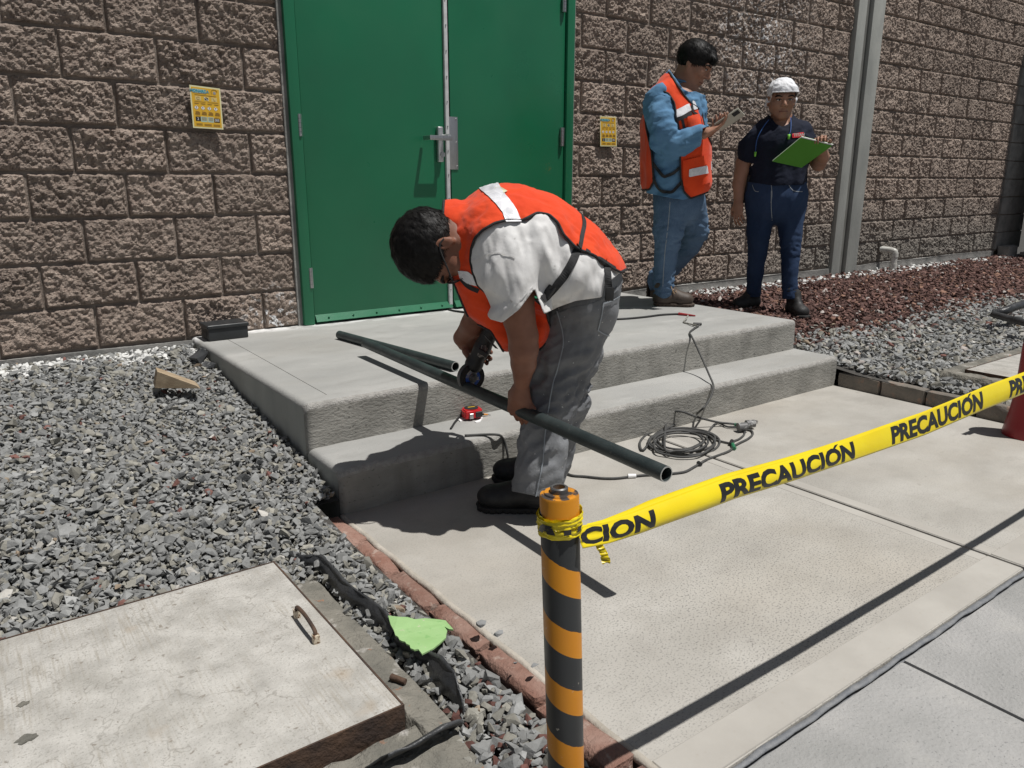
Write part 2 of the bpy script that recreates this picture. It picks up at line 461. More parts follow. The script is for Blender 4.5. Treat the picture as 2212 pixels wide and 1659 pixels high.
# ------------------------------------------------------------------ materials of the setting
def ex_block(N, L, co, noise, rng, mix, out):
    # pale dusty aggregate and pits, plus whitish paint spatters in a few patches of the wall
    o = mix(rng(noise(160, 2), .56, .66, 0, .55), out, (.50, .44, .38))
    o = mix(rng(noise(90, 2), .58, .66, 0, .5), o, (.09, .065, .06))
    t = N.new('ShaderNodeSeparateXYZ'); L.new(co, t.inputs[0])
    lowz = rng(t.outputs[2], 1.0, .45, 0, .75)      # grey cement dust on the lower courses of the right part
    rx = rng(t.outputs[0], 4.6, 6.2, 0, 1)
    mm = N.new('ShaderNodeMath'); mm.operation = 'MULTIPLY'; L.new(lowz, mm.inputs[0]); L.new(rx, mm.inputs[1])
    o = mix(mm.outputs[0], o, (.21, .205, .185))
    # white splashes
    d = N.new('ShaderNodeVectorMath'); d.operation = 'DISTANCE'; L.new(co, d.inputs[0]); d.inputs[1].default_value = (5.35, 4.03, 2.2)
    a = rng(d.outputs['Value'], .75, .1, 0, 1)
    d2 = N.new('ShaderNodeVectorMath'); d2.operation = 'DISTANCE'; L.new(co, d2.inputs[0]); d2.inputs[1].default_value = (1.36, 4.03, .38)
    a2 = rng(d2.outputs['Value'], .22, .02, 0, 1.2)
    d3 = N.new('ShaderNodeVectorMath'); d3.operation = 'DISTANCE'; L.new(co, d3.inputs[0]); d3.inputs[1].default_value = (.05, 4.03, 1.55)
    a3 = rng(d3.outputs['Value'], .3, .05, 0, .9)
    ad = N.new('ShaderNodeMath'); ad.operation = 'ADD'; L.new(a, ad.inputs[0]); L.new(a2, ad.inputs[1])
    ad2 = N.new('ShaderNodeMath'); ad2.operation = 'ADD'; L.new(ad.outputs[0], ad2.inputs[0]); L.new(a3, ad2.inputs[1])
    sp = rng(noise(34, 3), .56, .62, 0, 1)
    m2 = N.new('ShaderNodeMath'); m2.operation = 'MULTIPLY'; L.new(sp, m2.inputs[0]); L.new(ad2.outputs[0], m2.inputs[1])
    return mix(m2.outputs[0], o, (.8, .8, .8))
M_block = mat("split_face_block", (.305, .24, .20), .95, spec=.25, c2=(.42, .34, .285), s=14, lo=.4, hi=.6, bump=1.0, bs=150, bdet=7, bd=.014, rnd=.15, extra=ex_block)
M_mortar = mat("mortar", (.20, .165, .14), .95, spec=.2, c2=(.29, .245, .21), s=9, bump=.6, bs=120)
M_plinth = mat("plinth_cement", (.2, .2, .19), .95, spec=.2, c2=(.34, .33, .31), s=7, bump=.5, bs=40)
M_pil = mat("pilaster_concrete", (.30, .31, .29), .9, c2=(.40, .41, .38), s=5, bump=.25, bs=90, stretch=(1, 1, .35))
M_groove = mat("joint_filler", (.13, .13, .12), .9, c2=(.18, .18, .165), s=6)
def door_x(N, L, co, noise, rng, mix, out):
    t = N.new('ShaderNodeSeparateXYZ'); L.new(co, t.inputs[0])
    o = mix(rng(noise(1.8, 3), .4, .65, 0, .5), out, (.020, .155, .075))
    dd = N.new('ShaderNodeVectorMath'); dd.operation = 'DISTANCE'; L.new(co, dd.inputs[0]); dd.inputs[1].default_value = (3.22, 4.0, 1.17)
    a = rng(dd.outputs['Value'], .045, .01, 0, 1); sp = rng(noise(70, 2), .56, .62, 0, .35)
    m2 = N.new('ShaderNodeMath'); m2.operation = 'MULTIPLY'; L.new(sp, m2.inputs[0]); L.new(a, m2.inputs[1])
    return mix(m2.outputs[0], o, (.25, .16, .03))
M_door = mat("green_gloss_paint", (.010, .150, .068), .33, spec=.5, c2=(.013, .130, .062), s=2.2, bump=.10, bs=170, bdet=4, rvar=.07, bd=.004, extra=door_x)
M_steel = mat("brushed_steel", (.55, .55, .55), .38, metal=1, c2=(.40, .40, .40), s=20, rvar=.08, stretch=(30, 1, 1))
M_alu = mat("aluminium", (.62, .63, .63), .42, metal=.9, c2=(.5, .5, .5), s=30, rvar=.1)
M_white_metal = mat("white_painted_metal", (.62, .63, .63), .45, c2=(.5, .5, .5), s=20)
M_black = mat("black_rubber", (.012, .012, .013), .55, c2=(.022, .022, .022), s=30)
def conc_x(N, L, co, noise, rng, mix, out):
    t = N.new('ShaderNodeSeparateXYZ'); L.new(co, t.inputs[0])
    o = mix(rng(noise(2.1, 5), .5, .72, 0, .6), out, (.30, .29, .265)); o = mix(rng(noise(13, 7), .56, .74, 0, .4), o, (.25, .245, .23)); o = mix(rng(noise(5, 8), .60, .68, 0, .3), o, (.52, .51, .49))
    a = N.new('ShaderNodeMath'); a.operation = 'MULTIPLY'; L.new(rng(t.outputs[1], 3.90, 4.0, 0, 1), a.inputs[0]); L.new(rng(noise(16, 5), .42, .52, 0, 1), a.inputs[1])  # white paint splash along the wall; its right end paints in sunlit brightness
    return mix(a.outputs[0], o, (.75, .75, .74))
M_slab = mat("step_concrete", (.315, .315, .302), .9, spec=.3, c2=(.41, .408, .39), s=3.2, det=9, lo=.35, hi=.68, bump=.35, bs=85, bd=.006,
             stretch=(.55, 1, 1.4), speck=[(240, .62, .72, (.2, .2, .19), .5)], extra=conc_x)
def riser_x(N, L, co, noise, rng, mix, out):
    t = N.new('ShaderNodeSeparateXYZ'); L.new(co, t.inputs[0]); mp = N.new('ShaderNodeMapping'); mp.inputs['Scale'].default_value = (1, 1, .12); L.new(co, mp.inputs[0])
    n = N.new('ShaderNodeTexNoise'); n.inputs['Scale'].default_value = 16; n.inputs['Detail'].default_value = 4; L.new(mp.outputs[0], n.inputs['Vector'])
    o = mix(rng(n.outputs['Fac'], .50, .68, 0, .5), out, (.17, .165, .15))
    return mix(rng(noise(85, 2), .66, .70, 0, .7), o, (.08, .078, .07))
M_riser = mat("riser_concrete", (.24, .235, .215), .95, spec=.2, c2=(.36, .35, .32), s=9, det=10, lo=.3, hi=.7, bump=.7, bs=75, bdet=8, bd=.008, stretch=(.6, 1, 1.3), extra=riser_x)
M_edge = mat("worn_concrete_edge", (.42, .41, .385), .95, c2=(.31, .30, .28), s=45, bump=.8, bs=140)
def pave_x(N, L, co, noise, rng, mix, out):
    t = N.new('ShaderNodeSeparateXYZ'); L.new(co, t.inputs[0])
    o = mix(rng(noise(1.3, 4), .45, .7, 0, .45), out, (.41, .37, .31)); o = mix(rng(noise(11, 7), .55, .75, 0, .35), o, (.30, .28, .25)); o = mix(rng(noise(3.1, 8), .58, .66, 0, .25), o, (.56, .54, .50))
    # exposed grit towards the near left of the slab
    d = N.new('ShaderNodeVectorMath'); d.operation = 'DISTANCE'; L.new(co, d.inputs[0]); d.inputs[1].default_value = (1.5, 1.25, 0)
    a = rng(d.outputs['Value'], .9, .25, 0.25, 1)
    sp = rng(noise(190, 2), .565, .62, 0, .8)
    m = N.new('ShaderNodeMath'); m.operation = 'MULTIPLY'; L.new(a, m.inputs[0]); L.new(sp, m.inputs[1])
    return mix(m.outputs[0], o, (.17, .165, .155))
M_pave = mat("pavement_concrete", (.365, .348, .315), .88, spec=.3, c2=(.455, .437, .40), s=4, det=9, bump=.28, bs=150, bd=.004, stretch=(.85, 1.1, 1), extra=pave_x, speck=[(28, .66, .72, (.33, .31, .28), .6)])
M_band = mat("trowelled_concrete", (.39, .37, .335), .82, c2=(.46, .44, .40), s=5, bump=.12, bs=120, bd=.003, speck=[(60, .64, .72, (.38, .35, .3), .5)])
M_road = mat("road_concrete", (.31, .31, .30), .92, c2=(.41, .405, .395), s=3.5, det=9, bump=.6, bs=110, bd=.006, speck=[(150, .62, .68, (.18, .18, .18), .6), (7, .56, .74, (.46, .45, .42), .4)])
M_seal = mat("joint_sealant", (.15, .16, .175), .6, c2=(.22, .225, .23), s=30, bump=.5, bs=50)
M_ground = mat("dark_soil", (.085, .08, .072), 1, c2=(.05, .048, .045), s=20, bump=.8, bs=60)
M_brick = mat("red_brick", (.235, .125, .095), .95, spec=.2, c2=(.33, .215, .175), s=12, bump=1, bs=60, bd=.01, rnd=.15, speck=[(25, .60, .68, (.42, .33, .28), .7)])
M_brickgrey = mat("cement_washed_brick", (.16, .145, .125), .95, c2=(.22, .19, .16), s=12, bump=.6, bs=60, rnd=.1, speck=[(18, .58, .68, (.33, .2, .14), .6)])
M_cem = mat("cement_wash", (.36, .33, .28), .95, c2=(.5, .46, .40), s=14, bump=.5, bs=60)
M_lid = None
def crack(N, L, f, w_, am):
    a = N.new('ShaderNodeMath'); a.operation = 'SUBTRACT'; L.new(f, a.inputs[0]); a.inputs[1].default_value = .5
    b_ = N.new('ShaderNodeMath'); b_.operation = 'ABSOLUTE'; L.new(a.outputs[0], b_.inputs[0])
    r = N.new('ShaderNodeMapRange'); r.inputs[1].default_value = 0; r.inputs[2].default_value = w_; r.inputs[3].default_value = am; r.inputs[4].default_value = 0; L.new(b_.outputs[0], r.inputs[0]); return r.outputs[0]
def lid_x(N, L, co, noise, rng, mix, out):
    mp = N.new('ShaderNodeMapping'); mp.inputs['Scale'].default_value = (1, .045, 1); mp.inputs['Rotation'].default_value = (0, 0, .10); L.new(co, mp.inputs[0])
    t = N.new('ShaderNodeTexNoise'); t.inputs['Scale'].default_value = 190; t.inputs['Detail'].default_value = 5; L.new(mp.outputs[0], t.inputs['Vector'])
    t2 = N.new('ShaderNodeMath'); t2.operation = 'MULTIPLY'; L.new(rng(t.outputs['Fac'], .47, .66, 0, .62), t2.inputs[0]); L.new(rng(noise(6, 4), .42, .6, .1, 1), t2.inputs[1])
    o = mix(t2.outputs[0], out, (.33, .30, .25))
    o = mix(rng(noise(5, 6), .50, .70, 0, .6), o, (.34, .325, .29)); o = mix(rng(noise(230, 2), .58, .66, 0, .5), o, (.24, .23, .205))
    o = mix(crack(N, L, noise(2.3, 5), .0035, .45), o, (.2, .185, .16))
    return mix(rng(noise(4, 3), .66, .72, 0, .35), o, (.40, .30, .2))
M_lid = mat("lid_concrete", (.37, .358, .33), .95, spec=.2, c2=(.52, .505, .47), s=14, det=9, lo=.3, hi=.6, bump=.7, bs=140, bdet=7, bd=.005, extra=lid_x, speck=[(55, .66, .72, (.2, .17, .14), .7)])
M_rust = mat("rusty_steel", (.045, .030, .024), .8, c2=(.10, .058, .036), s=16, bump=.6, bs=60, speck=[(40, .62, .7, (.03, .025, .022), .8)])
M_collar = mat("rough_mortar", (.15, .145, .125), 1, c2=(.25, .235, .20), s=9, bump=1, bs=35, bd=.02, speck=[(18, .62, .7, (.55, .53, .5), .6), (30, .66, .72, (.4, .16, .07), .6)])
M_film = mat("black_membrane", (.022, .024, .026), .42, c2=(.06, .062, .065), s=9, bump=.6, bs=30, rvar=.15)
M_stone = mat("stone", attr=True, rough=.92, spec=.3, c2=(.78, .78, .77), s=40, bump=.5, bs=160, bd=.004)

# ------------------------------------------------------------------ the ground
WALLY = 4.04
g = mobj('ground', rawmesh('ground', [(-60, -60, -.12), (80, -60, -.12), (80, 80, -.12), (-60, 80, -.12)], [(0, 1, 2, 3)], mats=M_ground)); tag(g, kind='structure')
def hL(x, y):   # height of the gravel left of the steps
    return np.interp(y, [-1, .6, 1.2, 2.0, 2.35, 2.6, 2.85, 3.3, 3.75, 4.05], [.0, .0, .015, .045, .085, .135, .155, .21, .27, .30])
def hR(x, y):
    a = np.interp(y, [0, 1.3, 2.2, 2.55, 3.2, 4.05], [.06, .07, .10, .15, .215, .262])
    return a-.003*np.clip(x-6, 0, 5)
def sheet(name, x0, x1, y0, y1, hf, nx, ny, m, dz=0, amp=0):
    xs = np.linspace(x0, x1, nx); ys = np.linspace(y0, y1, ny); X, Y = np.meshgrid(xs, ys, indexing='ij')
    Z = hf(X, Y)+dz+(amp*(vnoise(np.stack([X, Y, X*0], -1), 9)-.5) if amp else 0)
    V = np.stack([X, Y, Z], -1).reshape(-1, 3); i = np.arange((nx-1)*ny).reshape(nx-1, ny)[:, :-1].ravel()
    return rawmesh(name, V, np.stack([i, i+ny, i+ny+1, i+1], 1), True, m)
o = mobj('gravel_bed', sheet('gravel_bed', -3, .868, -1, 4.06, hL, 40, 60, M_ground, -.025)); tag(o, kind='structure')
o = mobj('gravel_bed', sheet('gravel_bed', 3.87, 14, -1, 4.06, hR, 60, 30, M_ground, -.02)); tag(o, kind='structure')

o = mobj('gravel_bed', sheet('gravel_bed', .868, .955, 2.275, 4.06, hL, 3, 40, M_ground, -.025)); tag(o, kind='structure')
# stones: a few dozen crushed shapes, thrown in their tens of thousands
def stone_templates(n, flat):
    out = []
    for k in range(n):
        bm = bmesh.new(); r = random.Random(100+k)
        for _ in range(r.randint(9, 11)):
            v = Vector((r.gauss(0, 1), r.gauss(0, 1), r.gauss(0, 1))).normalized(); m_ = max(map(abs, v)); v = v*(.62+.38/m_*.78); v.x *= 1.2; v.z *= flat*r.uniform(.8, 1.3); v.y *= r.uniform(.7, 1)
            bm.verts.new(v*r.uniform(.86, 1.14))
        h = bmesh.ops.convex_hull(bm, input=bm.verts)
        bmesh.ops.delete(bm, geom=[e for e in h['geom_interior'] if isinstance(e, bmesh.types.BMVert)], context='VERTS')
        bm.verts.index_update(); bmesh.ops.triangulate(bm, faces=bm.faces)
        bm.verts.ensure_lookup_table(); bm.verts.index_update()
        out.append((np.array([v.co[:] for v in bm.verts]), np.array([[v.index for v in f.verts] for f in bm.faces]))); bm.free()
    return out
TPL = stone_templates(28, .62)
def scatter(name, P, size, colr, tilt=.5, label=None):
    n = len(P); t = RNG.integers(0, len(TPL), n); Vs, Fs, Cs = [], [], []; off = 0
    yaw = RNG.random(n)*6.283; ax = RNG.normal(0, tilt, (n, 2))
    for k, (tv, tf) in enumerate(TPL):
        m = np.where(t == k)[0]
        if not len(m): continue
        cy, sy = np.cos(yaw[m]), np.sin(yaw[m]); a, b = ax[m, 0], ax[m, 1]
        Rz = np.zeros((len(m), 3, 3)); Rz[:, 0, 0] = cy; Rz[:, 0, 1] = -sy; Rz[:, 1, 0] = sy; Rz[:, 1, 1] = cy; Rz[:, 2, 2] = 1
        Rx = np.zeros_like(Rz); Rx[:, 0, 0] = 1; Rx[:, 1, 1] = np.cos(a); Rx[:, 1, 2] = -np.sin(a); Rx[:, 2, 1] = np.sin(a); Rx[:, 2, 2] = np.cos(a)
        Ry = np.zeros_like(Rz); Ry[:, 1, 1] = 1; Ry[:, 0, 0] = np.cos(b); Ry[:, 0, 2] = np.sin(b); Ry[:, 2, 0] = -np.sin(b); Ry[:, 2, 2] = np.cos(b)
        R = Rx@Ry@Rz
        V = np.einsum('nij,vj->nvi', R, tv)*size[m][:, None, None]+P[m][:, None, :]
        F = tf[None]+(np.arange(len(m))*len(tv))[:, None, None]+off
        Vs.append(V.reshape(-1, 3)); Fs.append(F.reshape(-1, 3)); Cs.append(np.repeat(colr[m], len(tv), 0)); off += len(m)*len(tv)
    me = rawmesh(name, np.concatenate(Vs), np.concatenate(Fs), False, M_stone, col=np.concatenate(Cs))
    return mobj(name, me)
def jit(x0, x1, y0, y1, sp):
    xs = np.arange(x0, x1, sp); ys = np.arange(y0, y1, sp); X, Y = np.meshgrid(xs, ys); X = X.ravel(); Y = Y.ravel()
    return X+RNG.uniform(-.5, .5, len(X))*sp, Y+RNG.uniform(-.5, .5, len(X))*sp
def greys(n):
    v = RNG.normal(.285, .045, n).clip(.16, .44); c = np.stack([v*.985, v, v*.985], 1)
    w_ = RNG.random(n) < .25; c[w_] *= (1.08, 1.03, .92)
    w_ = RNG.random(n) < .014; c[w_] = np.array([.56, .54, .50])*RNG.uniform(.7, 1.1, (w_.sum(), 1))
    w_ = RNG.random(n) < .010; c[w_] = np.array([.20, .10, .085])*RNG.uniform(.7, 1.3, (w_.sum(), 1))
    w_ = RNG.random(n) < .004; c[w_] = np.array([.34, .27, .20])
    return c
def whiten(c, x, y, near, p):
    m = (RNG.random(len(x)) < p*np.clip((y-near)/.12, 0, 1)*np.clip((vnoise(np.stack([x, y, x*0], 1), 6)-.25)*3, 0, 1))
    c[m] = np.array([.82, .82, .80])*RNG.uniform(.85, 1, (m.sum(), 1)); return c
LX0, LX1, LY0, LY1 = -.9, .612, 1.165, 1.935   # the chamber cover on the left
xs, ys, zs, ss = [], [], [], []
for sp, sz, dz in ((.0150, .0098, -.008), (.0172, .0108, .003), (.040, .0160, .007)):
    x, y = jit(-.42, .945, .35, 3.99, sp); s_ = sz*np.exp(RNG.normal(0, .25, len(x)))
    xs.append(x); ys.append(y); ss.append(s_); zs.append(hL(x, y)+dz+RNG.normal(0, .003, len(x)))
x, y, z, s_ = map(np.concatenate, (xs, ys, zs, ss))
mask = ~((x < LX1+.005) & (y > LY0-.01) & (y < LY1+.005))
mask &= (y > 2.27) | (x < .845-s_*.3)              # brick edging keeps them off the pavement
mask &= ~((x > .58) & (x < .70) & (y > 1.15) & (y < 1.83) & (x < .70-.02*np.sin(y*9)))   # mortar collar by the cover
mask &= ~((x < .66) & (y < 1.165) & (y > .82)) | (RNG.random(len(x)) < .04)
mask &= (x < .94-s_*.6) | (y < 2.2); mask &= y+s_ < 4.03
x, y, z, s_ = x[mask], y[mask], z[mask], s_[mask]
c = whiten(greys(len(x)), x, y, 3.74, .75)
red = (RNG.random(len(x)) < np.clip((1.45-y)*.7, 0, .42)*np.clip(vnoise(np.stack([x, y, y*0], 1), 9)*2.2-.5, 0, 1))
c[red] = np.array([.15, .072, .06])*RNG.uniform(.6, 1.4, (red.sum(), 1)); s_ = s_*np.where(y < 1.5, 1.12, 1)
o = scatter('gravel', np.stack([x, y, z], 1), s_, c); tag(o, 'grey crushed stone gravel between wall, concrete steps and chamber cover', 'gravel', kind='stuff')
# right of the steps: grey near, red lava stone behind, white splashes along the wall
xs, ys, zs, ss = [], [], [], []
for sp, sz, dz in ((.0245, .0150, -.006), (.034, .0175, .005)):
    x, y = jit(3.94, 10.2, .9, 4.0, sp); s_ = sz*np.exp(RNG.normal(0, .22, len(x)))
    xs.append(x); ys.append(y); ss.append(s_); zs.append(hR(x, y)+dz+RNG.normal(0, .004, len(x)))
x, y, z, s_ = map(np.concatenate, (xs, ys, zs, ss))
RX0, RY1 = onz(2084, 800, .13)[:2]       # the chamber cover on the right
vis = (y > 1.0+(x-4)*.0) & (y > (x-3.9)*.33-.3)
mask = vis & ~((x > RX0-.10) & (x < 6.2) & (y > 1.1) & (y < RY1+.07)) & (y+s_ < 4.0)
x, y, z, s_ = x[mask], y[mask], z[mask], s_[mask]
nn = vnoise(np.stack([x, y, x*0], 1), 2.5)*.5+vnoise(np.stack([x, y, x*0], 1), 14)*.35
edge = y-(2.62+.0*(x-4))-.28*(nn-.4)
redp = 1/(1+np.exp(-edge*16)); red = RNG.random(len(x)) < redp
c = greys(len(x))*1.12
rc = np.array([.125, .072, .062])*RNG.uniform(.45, 1.9, (len(x), 1)); br = RNG.random(len(x)) < .08; rc[br] = np.array([.34, .20, .145])
c[red] = rc[red]; c = whiten(c, x, y, 3.76, .6)
wl = (RNG.random(len(x)) < .03) & (x > 4); c[wl] = (.5, .45, .42)
s_ = s_*np.where(red, .92, 1)
g1 = ~red
o = scatter('gravel', np.stack([x, y, z], 1)[g1], s_[g1], c[g1]); tag(o, 'grey crushed stone gravel right of the concrete steps', 'gravel', kind='stuff')
o = scatter('lava_gravel', np.stack([x, y, z], 1)[red], s_[red], c[red]); tag(o, 'dark red lava stone gravel along the foot of the wall', 'gravel', kind='stuff')
# a few loose stones lying on the pavement edge
for i, (px, py, r) in enumerate([(1040, 1352, .014), (1077, 1372, .012), (1158, 1442, .011), (1113, 1434, .005)]):
    p = onz(px, py, .045); tv, tf = TPL[i+3]
    o = mobj('stone', rawmesh('stone', tv*r, tf, False, M_stone, col=np.array([[.27, .275, .275]])), loc=p+[0, 0, r*.4])
    tag(o, ['largest loose grey stone on the red brick edging', 'dark loose stone on the brick edging below the largest one', 'pale loose stone on the brick edging nearest the bollard', 'tiny pebble on the brick edging between two larger stones'][i], 'stone')

# ------------------------------------------------------------------ pavement and road
pv = empty('pavement', (2.4, 1.5, 0), None, None); tag(pv, kind='structure')
def slab_top(name, x0, x1, y0, y1, z, m, parent, bev=.006, th=.1):
    return B().box((x0, y0, z-th), (x1, y1, z), bev, 2).obj(name, m, parent, True, 40)
JX = 2.395
for x0, x1 in ((.952, JX-.006), (JX+.006, 3.853)):
    slab_top('paving_slab', x0, x1, .752, 2.30, 0, M_pave, pv)
slab_top('paving_slab', 3.865, 6.5, .752, 1.4, -.002, M_pave, pv)
for x0, x1 in ((.956, JX-.010), (JX+.010, 3.85)):   # smooth trowelled margins, 2 mm proud
    B().box((x0, .756, -.02), (x1, .85, .002), .002, 1).obj('margin_band', M_band, pv, True, 40)
for a, b in ((JX-.055, JX-.010), (JX+.010, JX+.058)):
    B().box((a, .853, -.02), (b, 2.255, .0015), .0015, 1).obj('margin_band', M_band, pv, True, 40)
B().box((.90, .735, -.1), (6.5, .745, -.012), 0).obj('joint_backing', M_seal, pv)
# wavy sealant bead between pavement and road
pts = [(x_, .742+.0015*math.sin(x_*23)+.0012*math.sin(x_*61), -.002) for x_ in np.linspace(.9, 6, 160)]
V, F = tube_arrays(pts, [.0075+.0012*math.sin(i*.9)*math.sin(i*.23) for i in range(160)], 8); V[:, 2] = V[:, 2]*.55
bm_ = B(); vs = [bm_.bm.verts.new(v) for v in V]; [bm_.bm.faces.new([vs[i] for i in f]) for f in F]; bm_.obj('sealant_bead', M_seal, pv, True)
rd = empty('road', (2, 0, 0), None, None); tag(rd, kind='structure')
for (x0, x1) in ((-.6, 1.668), (1.676, 3.3), (3.308, 8)):
    slab_top('road_slab', x0, x1, -3, .733, -.002, M_road, rd, .007)
B().box((1.664, -3, -.1), (1.680, .73, -.02)).obj('joint_backing', M_seal, rd)
# brick edging: left row lies flush with the gravel, right row stands a hand high
eg = empty('brick_edging', (.9, 1.5, 0), 'weathered red brick edging between left gravel and pavement', 'edging')
def rough_box(lo, hi, seed, amp=.004, cuts=3):
    b = B(); b.box(lo, hi); bmesh.ops.subdivide_edges(b.bm, edges=b.bm.edges[:], cuts=cuts, use_grid_fill=True)
    V = np.array([v.co[:] for v in b.bm.verts]); lo, hi = np.array(lo), np.array(hi); c = (lo+hi)/2; hs = (hi-lo)/2
    q = (V-c)/hs; e = (np.abs(q) > .98).sum(1); V2 = V-(q*(e >= 2)[:, None]*amp*1.2)
    V2 += np.stack([vnoise(V, 40, seed+i)-.5 for i in range(3)], 1)*amp*2
    for v, p in zip(b.bm.verts, V2): v.co = p
    return b
yy = 2.27; i = 0
while yy > .2:
    ln = .235+random.uniform(-.01, .01)
    rough_box((.872+random.uniform(-.008, .006), yy-ln+.008, -.07), (.938+random.uniform(-.004, .006), yy, .012+random.uniform(-.004, .006)), i*3, .006).obj('brick', M_brick, eg, True, 50)
    yy -= ln; i += 1
V = []; ys_ = np.linspace(.2, 2.26, 90)
b = B(); pts = [(.946+.002*math.sin(q*31), q, -.006) for q in ys_]; b.tube(pts, .011, 6); b.obj('mortar_seam', M_cem, eg, True)
eg = empty('brick_edging', (3.9, 1.7, .05), 'low row of cement washed bricks edging the right gravel', 'edging')
yy = 2.25
while yy > 1.0:
    ln = .24+random.uniform(-.015, .015)
    rough_box((3.862, yy-ln+.006, -.07), (3.925, yy, .075+random.uniform(-.004, .004)), i*3, .004).obj('brick', M_brickgrey, eg, True, 50)
    yy -= ln; i += 1

# ------------------------------------------------------------------ concrete landing and step
st = empty('concrete_steps', (2.4, 3.2, 0), 'two grey concrete steps with rounded edges in front of green door', 'steps')
def step_block(name, x0, x1, y0, y1, z0, z1, rough_front=True):
    """box with worn rounded arrises and a finely uneven riser: mats 0 top, 1 riser"""
    nx, nz = 150, 14; h = z1-z0; rr = .022
    prof = [(0, z0)]+[(0, z0+(h-rr)*t) for t in np.linspace(.15, 1, 9)]+[(rr*(1-math.cos(a)), z1-rr+rr*math.sin(a)) for a in np.linspace(.3, math.pi/2, 6)]+[(.05, z1), (.1, z1), (y1-y0, z1)]
    xs = np.concatenate([[x0], x0+rr*(1-np.cos(np.linspace(.2, math.pi/2, 5))), np.linspace(x0+rr*1.6, x1-rr*1.6, nx), x1-rr*(1-np.cos(np.linspace(math.pi/2, .2, 5))), [x1]])
    V = []; rows = len(xs)
    for ix, X in enumerate(xs):
        ex = max(0, x0+rr-X, X-(x1-rr)); drop = rr-math.sqrt(max(rr*rr-min(ex, rr)**2, 0))
        for (dy, z) in prof:
            zz = z-drop*(1 if z > z1-.03 else 0)
            n1 = (fbm(np.array([[X, dy, z]]), 14, 4)[0]-.5)
            amp = .006 if z < z1-rr*1.2 else (.010 if dy < .04 else .002)
            V.append((X, y0+dy+drop*(dy < .03)+n1*amp*(dy < .04), zz+(n1*.006 if .003 < dy < .045 else 0)))
    V = np.array(V); npf = len(prof); F = []; mi = []
    for a in range(rows-1):
        for k in range(npf-1):
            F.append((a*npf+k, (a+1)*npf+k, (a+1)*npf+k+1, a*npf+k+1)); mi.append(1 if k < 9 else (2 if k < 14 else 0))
    o = len(V)   # side walls
    S = []
    for a in (0, rows-1):
        col_ = V[a*npf:(a+1)*npf]; base = col_.copy(); 
        for k in range(npf-1):
            p, q = col_[k], col_[k+1]
            S.append([p, q, (q[0], q[1], z0-.05), (p[0], p[1], z0-.05)] if a == 0 else [q, p, (p[0], p[1], z0-.05), (q[0], q[1], z0-.05)])
    for q in S:
        F.append((o, o+1, o+2, o+3)); o += 4; mi.append(3)
    V = np.concatenate([V, np.array(S).reshape(-1, 3)])
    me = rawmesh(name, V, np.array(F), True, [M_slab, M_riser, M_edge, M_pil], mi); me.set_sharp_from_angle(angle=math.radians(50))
    return mobj(name, me, st)
ZS, Z2, YF, YF2 = .327, .16, 2.525, 2.262
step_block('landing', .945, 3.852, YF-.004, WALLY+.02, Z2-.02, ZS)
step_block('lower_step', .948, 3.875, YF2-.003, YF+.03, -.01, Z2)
b = B(); b.tube(catmull([(1.075, 3.90, ZS-.0002), (1.07, 3.4, ZS-.0002), (1.062, 2.9, ZS-.0002), (1.058, 2.60, ZS-.0002)], 6), .0016, 5); b.obj('tooled_line', M_groove, st)
# ------------------------------------------------------------------ block wall
wl = empty('block_wall', (5, WALLY, .3), 'brown split face concrete block wall with pale mortar lines', 'wall')
FY = WALLY-.009     # mean plane of the rough faces; mortar lies behind
def block_mesh(wd, seed, ht=.188):
    nx, nz = max(8, int(wd/.0052)), 36; xs = np.linspace(-wd/2, wd/2, nx); zs = np.linspace(-ht/2, ht/2, nz)
    X, Z = np.meshgrid(xs, zs, indexing='ij'); P = np.stack([X, X*0+seed*3.7, Z], -1)
    d = (fbm(P, 9, 2, seed)-.5)*(.014+.004*(seed%4))+(fbm(P, 75, 3, seed+3)-.5)*.029; d += (vnoise(P, 30, seed+7)-.5)*.012
    e = np.minimum(np.minimum(X+wd/2, wd/2-X), np.minimum(Z+ht/2, ht/2-Z)); k = np.clip(e/.008, 0, 1)
    Y = -(.008+d)*k**.6+.006*(1-k)
    X = X+(vnoise(P, 60, seed+9)-.5)*.005*(e < .004); Z = Z+(vnoise(P, 50, seed+5)-.5)*.006*(e < .004)
    V = np.stack([X, Y, Z], -1).reshape(-1, 3); i = np.arange((nx-1)*nz).reshape(nx-1, nz)[:, :-1].ravel(); F = np.stack([i, i+nz, i+nz+1, i+1], 1)
    # return sides into the joint
    ring = list(range(0, nz))+[a*nz+nz-1 for a in range(1, nx)]+[(nx-1)*nz+b for b in range(nz-2, -1, -1)]+[a*nz for a in range(nx-2, 0, -1)]
    R = V[ring].copy(); R[:, 1] = .03; o = len(V); n = len(ring)
    F2 = np.array([(ring[a], o+a, o+(a+1) % n, ring[(a+1) % n]) for a in range(n)])
    return rawmesh('block', np.concatenate([V, R]), np.concatenate([F, F2]), False, M_block)
FULL = [block_mesh(.384, k) for k in range(14)]; WIDTH = {}
cnt = 0
